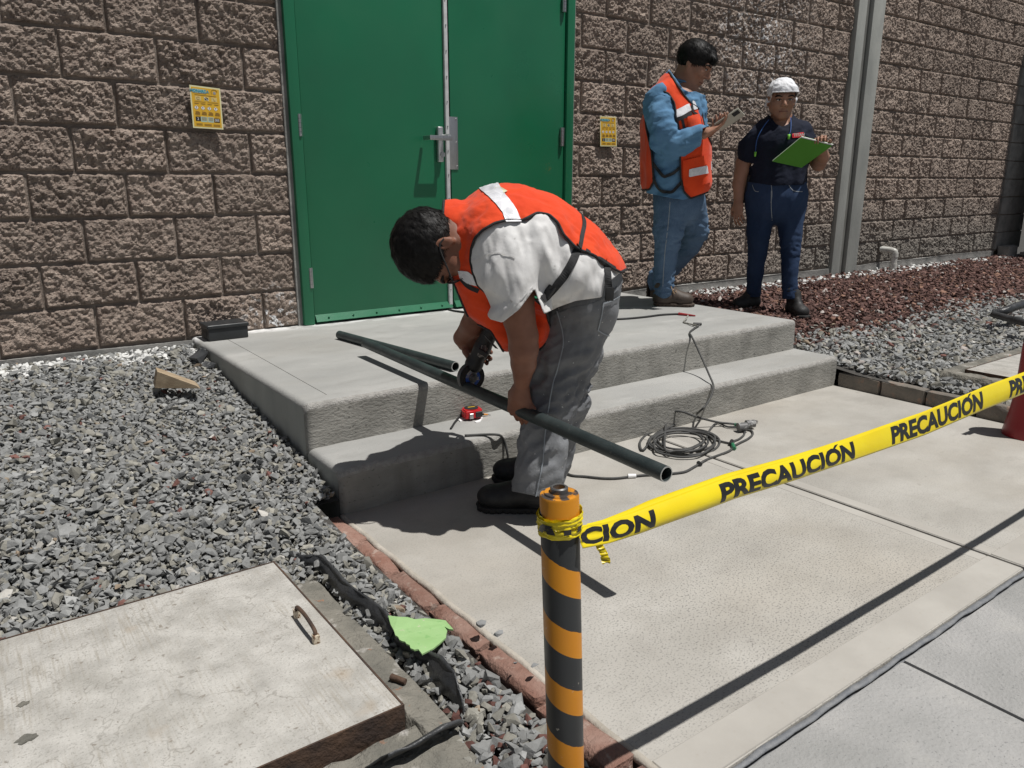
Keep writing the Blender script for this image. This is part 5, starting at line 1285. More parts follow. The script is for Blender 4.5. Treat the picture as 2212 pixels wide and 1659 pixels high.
b1 = boot(wm, PF(806, 1545, 5.46)*[1, 1, 0]+[0, 0, .212], PF(672, 1565, 5.38)*[1, 1, 0]+[0, 0, .205], M_boot, M_sole, .13, .048, ank=PF(790, 1420, 5.42))
b2 = boot(wm, PF(975, 1560, 5.30)*[1, 1, 0]+[0, 0, .195], PF(1062, 1600, 5.12)*[1, 1, 0]+[0, 0, .185], M_boot, M_sole, .14, .050, ank=PF(978, 1440, 5.25))
rd_ = B().box((-.018, -.05, -.09), (.018, .05, .09), .008, 2, Matrix.Translation(PF(740, 890, 5.36))).obj('belt_pouch', M_bind, wm, True, 40)
# folder
fo = empty('folder', PF(1050, 700, 5.05), 'bright green folder with white papers held by the woman', 'folder')
c4 = [PF(885, 740, 5.13), PF(1040, 612, 4.98), PF(1212, 655, 4.95), None]
nf = norm(np.cross(c4[1]-c4[0], c4[2]-c4[0])); nf = nf if nf@CAMF > 0 else -nf
r_4 = ray(*G3(1045, 775)); c4[3] = CAMP+r_4*(((c4[0]-CAMP)@nf)/(r_4@nf))
M_green = mat("green_folder_card", (.10, .31, .045), .75, spec=.2, c2=(.09, .285, .04), s=8)
B().poly(c4, nf*.002).obj('cover', M_green, fo); B().poly([p+nf*.010+(c4[1]-c4[0])*.03 for p in c4], nf*.002).obj('back_cover', M_green, fo)
B().poly([p+nf*.004+(c4[1]-c4[0])*(.01 if i in (0, 3) else .035) for i, p in enumerate(c4)], nf*.004).obj('papers', M_wh, fo)
print('people', time.time()-T0)
# ------------------------------------------------------------------ pipes, grinder and small tools
M_pipe = mat("dark_pipe_paint", (.022, .032, .033), .45, c2=(.04, .052, .052), s=14, bump=.25, bs=90, bd=.002, rvar=.1, speck=[(60, .68, .74, (.12, .12, .11), .5)])
M_bright = mat("bare_cut_steel", (.55, .56, .55), .35, metal=.8)
def pipe(name, a, b, r, ri, label):
    a = np.array(a); b_ = np.array(b); L = np.linalg.norm(b_-a); ax = norm(b_-a); e = empty(name, a, label, 'pipe')
    B().lathe([(ri, .0015), (r, .0015), (r, L-.0015), (ri, L-.0015)], a, 40, ax)
    bb = B(); bb.lathe([(r, .001), (r, L-.001)], a, 40, ax); 
    for f in [f for f in bb.bm.faces if len(f.verts) > 4]: bb.bm.faces.remove(f)
    bb.lathe([(ri, 0), (ri, L)], a, 40, ax)
    for f in [f for f in bb.bm.faces if len(f.verts) > 4]: bb.bm.faces.remove(f)
    me = bb.mesh('tube', M_pipe, True, 60); mobj('tube', me, e)
    for z, dz in ((0, .0015), (L, -.0015)):
        bb = B(); bb.lathe([(ri, z), (r-.0004, z), (r, z+dz)], a, 40, ax)
        for f in [f for f in bb.bm.faces if len(f.verts) > 4]: bb.bm.faces.remove(f)
        bb.obj('cut_end', M_bright, e)
    return e
pipe('steel_pipe', pipeA, pipeB, .0212, .0180, 'long dark steel pipe held by the worker, its near end over the pavement')
sp0, sp1 = onz(733, 723, ZS+.021), onz(984, 792, ZS+.021)
pipe('steel_pipe', sp1, sp0, .0205, .0175, 'short dark steel pipe lying on the landing under the long one')
# angle grinder
ag = empty('angle_grinder', ony(1021, 816, 2.215), 'black angle grinder with blue labelled cutting disc resting on the pipe', 'grinder')
M_disc = mat("abrasive_disc", (.012, .012, .012), .85, c2=(.03, .03, .03), s=200); M_blue = mat("blue_label", (.02, .09, .42), .5, c2=(.35, .36, .34), s=45, lo=.5, hi=.56)
M_tool = mat("black_plastic", (.012, .012, .013), .5, c2=(.02, .02, .02), s=40, bump=.2, bs=200, bd=.001); M_castgrey = mat("cast_alloy", (.10, .10, .10), .45, metal=.5, c2=(.15, .15, .15), s=30)
dc = ony(1021, 816, 2.215); nd = -pdir; ds = B().lathe([(0.004, -.0015), (.049, -.0015), (.049, .0015), (.004, .0015)], dc, 40, nd).obj('cutting_disc', M_disc, ag, True, 40)
B().lathe([(.0, .0018), (.030, .0018)], dc, 32, nd); lb = B(); lb.cyl(dc+nd*.0016, dc+nd*.0022, .030, n=36); lb.obj('disc_label', M_blue, ds)
B().lathe([(.001, .002), (.017, .002), (.0165, .005), (.010, .007), (.008, .012), (.001, .012)], dc, 24, nd).obj('flange_nut', M_castgrey, ag, True, 40)
hd = dc-nd*.032; gtop = at(1061, 714, 2.64); ga = norm(gtop-hd)
Fd = Field(0, 0, .0034); Fd.cone(dc-nd*.014, hd-nd*.006, .021, .024, .01); Fd.cone(hd, hd+ga*.05, .026, .028, .01); V, F = Fd.nets(); V = relax(V, F, 1)
mobj('gear_head', rawmesh('gear_head', V, F, True, M_castgrey), ag)
Fd = Field(0, 0, .0034); Fd.cone(hd+ga*.045, hd+ga*.12, .028, .030, .004); Fd.cone(hd+ga*.12, gtop, .0295, .0285, .01); Fd.cone(hd+ga*.05, hd+ga*.055, .033, .033, .003)
Fd.half(gtop+ga*.008, ga, .003); V, F = Fd.nets(); V = relax(V, F, 1); mobj('motor_housing', rawmesh('motor_housing', V, F, True, M_tool), ag)
C8 = lambda cx, cy: ((1750+cx/2.1156)/1.8228, (1200+cy/2.1156)/1.8228)
M_stk = mat("torn_sticker", (.34, .31, .28), .8, c2=(.10, .09, .085), s=90, lo=.45, hi=.55)
patch(ag, 'sticker', M_stk, V, F, [C8(*p) for p in ((308, 338), (350, 340), (360, 372), (338, 392), (336, 430), (300, 442), (272, 424), (280, 392), (302, 376))], .0008)
# disc guard: a band over the upper left of the disc
gd = B(); us = norm(np.cross(nd, UP)); a_s = np.linspace(math.radians(40), math.radians(205), 26); rows = []
e2 = norm(np.cross(us, nd)); e2 = e2 if e2@UP > 0 else -e2; e1 = norm(-us if (-us)@CAMR < 0 else us)
for a in a_s:
    dr_ = e1*math.sin(a-math.radians(30))*1+e2*math.cos(a-math.radians(30))
    rows.append([dc+dr_*.0515-nd*.003, dc+dr_*.052-nd*.022, dc+dr_*.020-nd*.022])
vs = [[gd.bm.verts.new(p) for p in r] for r in rows]
for i in range(len(vs)-1):
    for k in range(2): gd.bm.faces.new((vs[i][k], vs[i+1][k], vs[i+1][k+1], vs[i][k+1]))
go = gd.obj('disc_guard', M_castgrey, ag, True); md = go.modifiers.new('thickness', 'SOLIDIFY'); md.thickness = .002
B().box((-.008, -.006, -.02), (.008, .006, .02), .003, 2, Matrix.Translation(at(1043, 762, 2.60)) @ Matrix(frame(ga, UP).tolist()).to_4x4()).obj('switch', M_black, ag, True, 40)
# tape measure, papers and pencil
D6 = lambda cx, cy, z=Z2: onz(954.6+.09503*cx, 855.8+.09503*cy, z)
pp = empty('paper_slip', D6(400, 430), 'folded white paper slips under the red tape measure', 'paper')
B().poly([D6(275, 455), D6(410, 400), D6(560, 520), D6(420, 590)], (0, 0, .004)).obj('sheet', M_wh, pp)
B().poly([D6(440, 345, Z2+.012), D6(500, 300, Z2+.016), D6(530, 310, Z2+.016), D6(480, 370, Z2+.012)], (0, 0, .003)).obj('sheet', M_wh, pp)
B().poly([D6(740, 590), D6(860, 545), D6(915, 470), D6(925, 500), D6(870, 590), D6(780, 610)], (0, 0, .003)).obj('sheet', M_wh, pp)
M_tred = mat("red_plastic", (.58, .012, .018), .32, c2=(.5, .01, .015), s=20); M_yel = mat("yellow_print", (.55, .36, .02), .5)
tmx = empty('tape_measure', D6(665, 540), 'red tape measure with black round label lying on the lower step', 'tape measure')
tc = D6(672, 500)[:2]; xd = norm(D6(860, 520)-D6(560, 560)); xd[2] = 0; yd = np.cross(UP, xd); MT = Matrix.Translation((tc[0], tc[1], Z2+.005)) @ Matrix(np.stack([xd, yd, UP], 1).tolist()).to_4x4()
b = B(); prof = [(-.040, -.034), (.030, -.034), (.040, -.020), (.040, .010), (.020, .034), (-.012, .038), (-.034, .022), (-.041, -.002)]
b.poly([(x_, y_, .002) for x_, y_ in prof], (0, 0, .036)); bmesh.ops.bevel(b.bm, geom=b.bm.edges[:], offset=.005, segments=3, affect='EDGES'); bmesh.ops.transform(b.bm, matrix=MT, verts=b.bm.verts[:]); b.obj('case', M_tred, tmx, True, 50)
b = B(); b.cyl((0, .002, .038), (0, .002, .0400), .026, n=32); b.cyl((0, .002, .038), (0, .002, .0394), .029, n=32); bmesh.ops.transform(b.bm, matrix=MT, verts=b.bm.verts[:]); lab_ = b.obj('round_label', M_black, tmx, True, 30)
B().box((-.012, .004, .040), (.018, .012, .0405), 0, 1, MT).obj('print', M_yel, lab_)
B().box((.005, -.0365, .006), (.034, -.033, .030), .002, 1, MT).obj('mouth', M_black, tmx); B().box((-.022, -.040, .004), (-.006, -.034, .026), .001, 1, MT).obj('end_hook', M_steel, tmx)
b = B(); b.tube(catmull([D6(425, 440, Z2+.012), D6(370, 500, Z2+.008), D6(290, 600, Z2+.005), D6(235, 690, Z2+.005), D6(200, 735, Z2+.005)], 5), .0042, 8); b.obj('wrist_strap', M_black, tmx, True)
pn = empty('pencil', D6(900, 410), 'short dark pencil with orange tip beneath the tape measure', 'pencil')
b = B(); b.cyl(D6(360, 372, Z2+.016), D6(950, 415, Z2+.010), .0045, n=8); b.obj('barrel', M_black, pn, True, 40)
b = B(); b.cyl(D6(945, 415, Z2+.010), D6(1040, 418, Z2+.006), .0046, .003, 8); b.obj('tip', mat("orange_tip", (.6, .25, .05), .5), pn, True, 40)
b = B(); b.cyl(D6(1040, 418, Z2+.006), D6(1108, 432, Z2+.004), .0014, n=6); b.obj('lead', M_black, pn)

# ------------------------------------------------------------------ cords
M_cable = mat("grey_rubber_cable", (.045, .045, .045), .65, c2=(.075, .075, .072), s=30, bump=.2, bs=150, bd=.001); M_tp = mat("green_insulating_tape", (.02, .17, .08), .5); M_plg = mat("grey_plug", (.13, .13, .13), .5, c2=(.35, .35, .34), s=60, lo=.52, hi=.6)
G5 = lambda cx, cy: (1316.7+.26452*cx, 658.3+.26452*cy)
def gz(cx, cy, z=.006): return onz(*G5(cx, cy), z)
ex = empty('extension_cord', gz(580, 1140), 'grey extension cord coiled on the pavement at the foot of the steps', 'cord')
path = [onz(*G5(735, 165), ZS+.010), onz(*G5(690, 195), ZS+.008), onz(*G5(655, 228), ZS+.006), ony(*G5(672, 262), 2.512)]
for (cx, cy, Y) in ((700, 318, 2.482), (738, 400, 2.44), (778, 490, 2.38), (815, 575, 2.31), (843, 640, 2.262), (848, 680, 2.238), (832, 740, 2.222), (800, 800, 2.205), (760, 850, 2.16)): path.append(ony(*G5(cx, cy), Y))
for (cx, cy) in ((690, 905), (600, 945), (520, 985), (440, 1030), (370, 1060)): path.append(gz(cx, cy, .012))
r_ = random.Random(3)
loops = [(575, 1130, 330, 128), (600, 1120, 290, 100), (585, 1105, 265, 92), (610, 1150, 250, 100), (560, 1110, 200, 82)]
a0 = 3.6; tot = len(loops)*12
for k in range(tot):
    t = k/12; i = min(int(t), len(loops)-1); j = min(i+1, len(loops)-1); f = t-i; L_ = [loops[i][m]*(1-f)+loops[j][m]*f for m in range(4)]
    a = a0-2*math.pi*k/12; path.append(gz(L_[0]+L_[2]*math.cos(a)+r_.uniform(-9, 9), L_[1]-L_[3]*math.sin(a)+r_.uniform(-5, 5), .006+.004*i+.003*math.sin(a*2+i)))
for (cx, cy, z) in ((470, 920, .03), (520, 878, .07), (590, 872, .08), (680, 905, .06), (780, 935, .04), (900, 962, .02), (1000, 972, .012), (1045, 978, .012)): path.append(gz(cx, cy, z))
b = B(); b.tube(catmull(path, 5), .0050, 8); b.obj('cable', M_cable, ex, True)
p2 = [(1060, 1005), (960, 995), (880, 965), (820, 1020), (800, 1070), (760, 1120), (660, 1170), (560, 1180), (450, 1160), (390, 1110)]
b = B(); b.tube(catmull([gz(*p, .008) for p in p2], 5), .0046, 8); b.obj('cable', M_cable, ex, True)
p3 = [(1120, 1020), (1160, 1030), (1168, 1060), (1130, 1095), (1060, 1130), (1010, 1160), (985, 1190), (900, 1225), (800, 1262), (740, 1296), (690, 1325), (620, 1362), (530, 1376), (400, 1388), (300, 1390), (180, 1402), (60, 1416), (-60, 1416), (-200, 1402), (-320, 1390), (-430, 1340)]
pts = [gz(*p, .006) for p in p3]
pts += [onz(1110, 1006, .005), onz(1100, 1000, .005), ony(1097, 985, YF2-.012), ony(1092, 960, YF2-.010), ony(1086, 946, YF2-.006), onz(1074, 939, Z2+.006), onz(1040, 939, Z2+.005), onz(1004, 941, Z2+.005)]
b = B(); b.tube(catmull(pts, 5), .0048, 8); b.obj('cable', M_cable, ex, True)
b = B(); p4 = [(1105, 1030), (1098, 1062), (1060, 1095), (1020, 1112), (1000, 1132), (900, 1112), (800, 1082)]; b.tube(catmull([gz(*p, .006) for p in p4], 5), .0044, 8); b.obj('cable', M_cable, ex, True)
for (cx, cy, r0, h0, a) in ((1085, 1000, .021, .030, .9), (1150, 975, .019, .028, .8)):
    c0 = gz(cx, cy, .022); b = B(); b.cyl(c0-norm([.6, -.3, 0])*.02, c0+norm([.6, -.3, .1])*.02, r0, r0*.9, 16); b.obj('socket', M_plg, ex, True, 40)
b = B(); c0 = gz(1190, 960, .022); b.box((c0[0]-.006, c0[1]-.008, c0[2]-.006), (c0[0]+.010, c0[1]+.008, c0[2]+.008), .002); b.obj('plug_pins', M_steel, ex)
for (cx, cy, cx2, cy2, m) in ((1020, 978, 1052, 980, M_tp), (1005, 1140, 1018, 1175, M_tp), (1000, 1112, 985, 1140, M_black), (150, 1398, 215, 1396, M_wh), (725, 1290, 745, 1305, M_black), (1100, 990, 1125, 1010, M_black)):
    b = B(); b.cyl(gz(cx, cy, .009), gz(cx2, cy2, .009), .0085, .0075, 10); b.obj('tape_wrap', m, ex, True, 40)
b = B(); b.poly([gz(1012, 1150, .012), gz(1042, 1172, .006), gz(1016, 1180, .006)], (0, 0, .001)); b.obj('tape_end', M_tp, ex)
# the second cord across the landing, with its red connector and twisted bare leads
lc = empty('power_cord', onz(1400, 686, ZS), 'black power cord running over the landing to a red taped joint', 'cord')
b = B(); b.tube(catmull([onz(*p, ZS+.006) for p in ((966, 667), (985, 672), (1040, 678), (1110, 680), (1200, 684), (1290, 689), (1340, 689), (1390, 685), (1430, 680), (1468, 678))], 6), .0062, 8); b.obj('cable', M_black, lc, True)
b = B(); b.cyl(onz(1466, 678, ZS+.008), onz(1502, 682, ZS+.006), .0095, .004, 10); b.obj('red_joint', mat("red_tape", (.30, .015, .02), .5), lc, True, 40)
M_bw = mat("twisted_lead", (.5, .48, .42), .6, c2=(.02, .02, .02), s=220, lo=.49, hi=.51)
b = B(); b.tube(catmull([onz(*G5(*p), ZS+z) for p, z in (((640, 85), .02), ((630, 110), .014), ((605, 140), .006), ((640, 152), .006), ((680, 162), .010), ((720, 170), .012))], 5), .0042, 6); b.obj('bare_leads', M_bw, lc, True)
b = B(); c0 = onz(*G5(718, 158), ZS+.010); b.cyl(c0-RT*.022, c0+RT*.022, .0095, .0075, 10); b.obj('joint', M_black, lc, True, 40)

# ------------------------------------------------------------------ bollard and caution tape
bc = at(1208, 1110, .985); bt_top = at(1208, 1066, .985); base = at(1222.5, 1659, .985); axb = norm(bt_top-base); base = bt_top-axb*(bt_top[2]+.1)/axb[2]; Lb = np.linalg.norm(bt_top-base)
bo = empty('bollard', base, 'striped orange and black bollard with an open pipe socket on top', 'bollard'); bo.rotation_euler = Vector(axb).to_track_quat('Z', 'Y').to_euler()
def stripe(N, L, co, noise, rng, mix, out):
    s_ = N.new('ShaderNodeSeparateXYZ'); L.new(co, s_.inputs[0])
    at_ = N.new('ShaderNodeMath'); at_.operation = 'ARCTAN2'; L.new(s_.outputs[1], at_.inputs[0]); L.new(s_.outputs[0], at_.inputs[1])
    k = N.new('ShaderNodeMath'); k.operation = 'MULTIPLY'; L.new(at_.outputs[0], k.inputs[0]); k.inputs[1].default_value = 1/(2*math.pi)
    z = N.new('ShaderNodeMath'); z.operation = 'MULTIPLY'; L.new(s_.outputs[2], z.inputs[0]); z.inputs[1].default_value = 1/.096
    ad = N.new('ShaderNodeMath'); ad.operation = 'ADD'; L.new(k.outputs[0], ad.inputs[0]); L.new(z.outputs[0], ad.inputs[1])
    a2 = N.new('ShaderNodeMath'); a2.operation = 'ADD'; L.new(ad.outputs[0], a2.inputs[0]); a2.inputs[1].default_value = STRIPE_PH
    fr = N.new('ShaderNodeMath'); fr.operation = 'FRACT'; L.new(a2.outputs[0], fr.inputs[0])
    nz = rng(noise(70, 2), .2, .8, -.012, .012); a3 = N.new('ShaderNodeMath'); a3.operation = 'ADD'; L.new(fr.outputs[0], a3.inputs[0]); L.new(nz, a3.inputs[1])
    g_ = N.new('ShaderNodeMath'); g_.operation = 'GREATER_THAN'; L.new(a3.outputs[0], g_.inputs[0]); g_.inputs[1].default_value = .44
    lt = N.new('ShaderNodeMath'); lt.operation = 'LESS_THAN'; L.new(s_.outputs[2], lt.inputs[0]); lt.inputs[1].default_value = Lb-.022
    g2 = N.new('ShaderNodeMath'); g2.operation = 'MULTIPLY'; L.new(g_.outputs[0], g2.inputs[0]); L.new(lt.outputs[0], g2.inputs[1])
    o = mix(g2.outputs[0], out, (.028, .03, .031))
    return mix(rng(noise(45, 3), .68, .72, 0, .6), o, (.55, .50, .42))
STRIPE_PH = .445
M_bol = mat("bollard_paint", (.60, .24, .011), .38, c2=(.54, .205, .011), s=10, obj=True, bump=.08, bs=60, bd=.002, extra=stripe, rvar=.08)
M_btop = mat("chipped_top_paint", (.62, .25, .015), .5, c2=(.06, .05, .045), s=60, lo=.46, hi=.54, bump=.5, bs=120, bd=.002)
def bob(prof, name, m, par, n=48):
    bb = B(); bb.lathe(prof, (0, 0, 0), n); me = bb.mesh(name, m, True, 45); o = bpy.data.objects.new(name, me); link(o, par); return o
bob([(.0275, 0), (.0275, Lb-.003), (.0262, Lb)], 'post', M_bol, bo)
bob([(.0262, Lb), (.0215, Lb+.0005), (.0205, Lb+.003), (.0150, Lb+.0035), (.013, Lb+.002)], 'cap', M_btop, bo)
bob([(.0085, Lb-.03), (.0085, Lb+.010), (.0105, Lb+.0105), (.0125, Lb+.009), (.0125, Lb-.002)], 'pipe_socket', M_castgrey, bo)
ct = empty('caution_tape', bt_top-axb*.04, 'yellow caution tape lettered in black tied round the bollard and stretched right', 'tape')
M_tapey = mat("yellow_tape_film", (.82, .66, .012), .28, spec=.6, c2=(.78, .60, .01), s=12, bump=.25, bs=22, bd=.004)
M_tapey.node_tree.nodes['Principled BSDF'].inputs['Transmission Weight'].default_value = .0
M_tblk = mat("black_tape_print", (.014, .014, .014), .3, spec=.6)
# centre line of the band: round the post from behind, off its front towards the right
tz = (bt_top-axb*.040)[2]
bcx = bt_top-axb*.040
_yp = lambda k: (bcx[1]-.030)+(.722-(bcx[1]-.030))*(k*k*(3-2*k))
_tp = []
for px, py in ((1252, 1161), (1312, 1149), (1372, 1130), (1431, 1108), (1525, 1074), (1581, 1053), (1713, 1014), (1837, 972), (1994, 916), (2126, 860), (2212, 827)):
    Y = .70
    for _ in range(6): p = ony(px, py, Y); Y = _yp(float(np.clip((p[0]-bcx[0])/.5, 0, 1)))
    _tp.append(p)
_tp = np.array(_tp); _tx = np.concatenate([[bcx[0]-.01], _tp[:, 0], [2.6, 3.2, 4.2]]); _tz = np.concatenate([[_tp[0, 2]+.002], _tp[:, 2], [_tp[-1, 2]+.02, _tp[-1, 2]+.06, _tp[-1, 2]+.14]])
def ctr(s):
    """s metres along the tape, 0 where it leaves the post"""
    X = bcx[0]+.010+s; return np.array([X, _yp(float(np.clip((X-bcx[0])/.5, 0, 1))), np.interp(X, _tx, _tz)])
def thw(s): return float(np.interp(s, [0, .1, .25, .6, .9, 1.3], [.0135, .0145, .0165, .0172, .0215, .0245]))
def tsec(s, v):
    """v -1..1 across the band: folded rim above at the near end, curled where it is free"""
    k = np.clip(s/.12, 0, 1); hw = thw(s); c = ctr(s); tw = .10*math.sin(s*2.1+.4)
    yb = .007*(1-v*v)*k*(.7+.5*math.sin(s*5)); lean = .0065*v+tw*.012*v
    pl_ = .0012*math.sin(v*9+s*30)*(1-k)
    return c+np.array([0, lean-yb+pl_, v*hw])
nS = 260; nV = 13; ss_ = np.concatenate([np.linspace(0, .3, 60), np.linspace(.31, 3.4, nS-60)]); V = np.array([[tsec(s, v) for v in np.linspace(-1, 1, nV)] for s in ss_]).reshape(-1, 3)
i = np.arange((nS-1)*nV).reshape(nS-1, nV)[:, :-1].ravel(); F = np.stack([i, i+nV, i+nV+1, i+1], 1)
bd_ = mobj('band', rawmesh('band', V, F, True, M_tapey), ct); md = bd_.modifiers.new('thickness', 'SOLIDIFY'); md.thickness = .0006; md.offset = 0
# folded upper rim, seen from its back, with the print showing through
V = []
for s in ss_[4:]:
    f = np.clip(1.2-s*1.15, .0, 1)*np.clip(s/.15, .05, 1); w_ = .010*f+.0006; t = tsec(s, 1.0); V += [t, t+np.array([0, .45*w_, .30*w_]), t+np.array([0, 1.1*w_, .12*w_])]
V = np.array(V); n_ = len(V)//3; i = np.arange((n_-1)*3).reshape(-1, 3)[:, :2].ravel(); mobj('folded_rim', rawmesh('folded_rim', V, np.stack([i, i+3, i+4, i+1], 1), True, M_tapey), ct)
def place_tape(s0):
    def f(x, y):
        s = max(s0+x, -.2); v = np.clip((y-.0015)/.0166, -.97, .97)
        if s >= 0: p = tsec(s, v); return p+np.array([-.25, -.9, .15])*.0009
        a = s/.030; c = bcx+axb*(y*.55); d = norm(-RT*0-FH); u = norm(np.cross(UP, d)); th = a+.35
        return c+(d*math.cos(th)-u*math.sin(th)*-1)*.0
    return f
for Xc in (1.1225, 1.6445, 2.1665, 2.6885, 3.2105):
    s0 = Xc-bcx[0]-.010
    text_obj('lettering', 'PRECAUCION', .0335, M_tblk, ct, place_tape(s0+.0), 3, .0015, 1.86, .16)
    f_ = place_tape(s0); ac = [f_(x, y) for x, y in ((.132, .0132), (.141, .0132), (.155, .0172), (.144, .0172))]
    mobj('accent', rawmesh('accent', ac, [(0, 1, 2, 3)], False, M_tblk), ct)
# last letters of the word that disappears round the post
def last_word(x, y): return place_tape(.115)(x, y)
text_obj('lettering', 'CION', .0315, M_tblk, ct, place_tape(.715-bcx[0]-.010), 3, .0015, 1.75, .16)
# wraps round the post, crumpled
def wrap(z0, w_, r0, ph, name, m, seed, a0=0, a1=6.5, slope=0):
    V = []; nA, nW = 90, 9
    for a in np.linspace(a0, a1, nA):
        for v in np.linspace(-1, 1, nW):
            q = np.array([[math.cos(a)*3, math.sin(a)*3, v*1.2]]); rr = r0+.0028*(vnoise(q, 2.2, seed)[0]-.4)+.0010*math.sin(v*7+3*math.sin(a+ph))
            zz = z0+v*w_+slope*math.sin(a+ph)+.0025*(vnoise(q, 1.5, seed+4)[0]-.5); p = bt_top-axb*zz; u = norm(np.cross(axb, FH)); w2 = np.cross(axb, u)
            V.append(p+(u*math.cos(a)+w2*math.sin(a))*rr)
    i = np.arange((nA-1)*nW).reshape(nA-1, nW)[:, :-1].ravel(); return mobj(name, rawmesh(name, np.array(V), np.stack([i, i+nW, i+nW+1, i+1], 1), True, m), ct)
wrap(.0415, .0150, .0295, 0, 'wrap', M_tapey, 3); wrap(.0330, .0065, .0312, 1, 'wrap', M_tapey, 9, slope=.003); wrap(.0480, .0060, .0308, 2, 'wrap', M_tapey, 15, slope=-.002)
# dark letter pieces on the wrap: A and the stems of U seen round the front
ub = norm(np.cross(axb, FH)); wb = np.cross(axb, ub)
front = math.atan2((-FH)@wb, (-FH)@ub)
def onwrap(a, z): return bt_top-axb*z+(ub*math.cos(front+a)+wb*math.sin(front+a))*.0334
sgn = 1 if (onwrap(.3, .04)-onwrap(0, .04))@RT > 0 else -1
def wrappoly(pts):
    V = [onwrap(sgn*a, z) for a, z in pts]; return V
def strip(a0, a1, z0, z1, k=.0):
    n = 5; V = []; 
    for j in range(n+1):
        a = a0+(a1-a0)*j/n; V += [onwrap(sgn*(a+k), z0), onwrap(sgn*a, z1)]
    i = np.arange(n)*2; return mobj('lettering', rawmesh('lettering', np.array(V), np.stack([i, i+2, i+3, i+1], 1), True, M_tblk), ct)
strip(-.95, -.45, .0345, .0375, .10); strip(-1.15, -.85, .0375, .0475, .15); strip(-.62, -.25, .0375, .0475, -.12); strip(-.9, -.5, .0410, .0440)
strip(.10, .42, .0400, .0480); strip(.72, 1.0, .0395, .0475, .05)
# loose tail
tl = [at(1268, 1150, .99), at(1288, 1168, .985), at(1300, 1188, .98), at(1306, 1200, .978), at(1310, 1218, .976)]
V = []; Pc = catmull(tl, 6)
for k, p in enumerate(Pc):
    t = k/(len(Pc)-1); w_ = .006+.006*math.sin(t*3)+.004*(t > .8); V += [p-RT*w_*.5+FH*.003*math.sin(k), p+UP*.002*math.sin(k*1.7)+FH*.004*math.cos(k*2.1), p+RT*w_*.5]
V = np.array(V); i = np.arange((len(Pc)-1)*3).reshape(-1, 3)[:, :2].ravel(); mobj('tail', rawmesh('tail', V, np.stack([i, i+3, i+4, i+1], 1), True, M_tapey), ct)

# ------------------------------------------------------------------ chamber covers
def cover(loc, x0, x1, y0, y1, z, label, handle=None):
    e = empty('chamber_cover', loc, label, 'cover'); b = B(); b.box((x0+.004, y0+.004, z-.05), (x1-.004, y1-.004, z), .002)
    o = b.obj('concrete_panel', M_lid, e, True, 40); b = B(); t = .005
    b.box((x0, y0, z-.065), (x1, y0+t-.001, z+.001)).box((x0, y1-t+.001, z-.065), (x1, y1, z+.001)).box((x1-t+.001, y0+t, z-.065), (x1, y1-t, z+.001)).box((x0, y0+t, z-.065), (x0+t-.001, y1-t, z+.001))
    b.obj('steel_frame', M_rust, e); return e
cv = cover((.0, 1.55, .08), LX0, .603, 1.185, 1.925, .08, 'large pale concrete cover with rusty steel frame and rod handle in the gravel')
p1, p2_ = onz(642, 1333, .08), onz(683, 1388, .08)
hb = B(); hb.tube(catmull([p1+UP*.0, p1+UP*.022, p1+UP*.031+(p2_-p1)*.10, p1*.5+p2_*.5+UP*.036, p2_+UP*.030-(p2_-p1)*.08, p2_+UP*.020, p2_], 6), .0048, 8); ho = hb.obj('rod_handle', M_rust, cv, True)
M_chip = mat("chipped_cream_paint", (.60, .52, .40), .7, c2=(.14, .07, .035), s=120, lo=.5, hi=.58)
for p in (p1, p2_): B().box(p-[.0075, .0075, .002], p+[.0075, .0075, .021], .002).obj('handle_sleeve', M_chip, ho, True, 40)
for i, (px, py, r) in enumerate([(700*1/3, 1106+1485/3, .006), (1565/3, 1106+1392/3, .007), (118/3, 1106+915/3, .007), (1770/3, 1106+1460/3, .004)]):
    pass
# sunken, broken spots of the cover near the left border
for (cx, cy, r) in ((150, 1245, .010), (170, 1470, .016)):
    p = onz(cx/3, 1106+cy/3, .0805); b = B(); n = 18; pts = [(p[0]+r*(1+.3*math.sin(k*2.3+cx))*math.cos(k*2*math.pi/n), p[1]+r*.8*(1+.3*math.sin(k*1.7))*math.sin(k*2*math.pi/n), .0803) for k in range(n)]
    b.poly(pts, (0, 0, .0012)); b.obj('broken_spot', M_collar, cv)
# mortar collar round the cover
cl_ = empty('mortar_collar', (.66, 1.5, .03), 'rough grey mortar collar along the near and right sides of the large cover', 'collar')
def lumpy(name, x0, x1, y0, y1, zf, m, par, nx=40, ny=60, amp=.012, sc=22):
    xs = np.linspace(x0, x1, nx); ys = np.linspace(y0, y1, ny); X, Y = np.meshgrid(xs, ys, indexing='ij'); P = np.stack([X, Y, X*0], -1)
    e = np.minimum(np.minimum(X-x0, x1-X), np.minimum(Y-y0, y1-Y)); ex_ = np.clip(e/.02, 0, 1)
    Z = zf(X, Y)*ex_**.5-.03*(1-ex_)+(fbm(P, sc, 4, 3)-.5)*amp*2; X = X+(vnoise(P, 20, 3)-.5)*.02*(e < .004); Y = Y+(vnoise(P, 20, 4)-.5)*.02*(e < .004)
    V = np.stack([X, Y, Z], -1).reshape(-1, 3); i = np.arange((nx-1)*ny).reshape(nx-1, ny)[:, :-1].ravel(); return mobj(name, rawmesh(name, V, np.stack([i, i+ny, i+ny+1, i+1], 1), True, m), par)
lumpy('mortar', .598, .705, 1.10, 1.86, lambda X, Y: .050-.18*(X-.60), M_collar, cl_)
lumpy('mortar', .0, .70, .86, 1.187, lambda X, Y: .030+.12*(Y-1.1), M_collar, cl_, 60, 30)
cr_ = empty('chamber_kerb', (RX0-.05, RY1, .08), 'rough mortar kerb round the pale cover right of the steps', 'kerb')
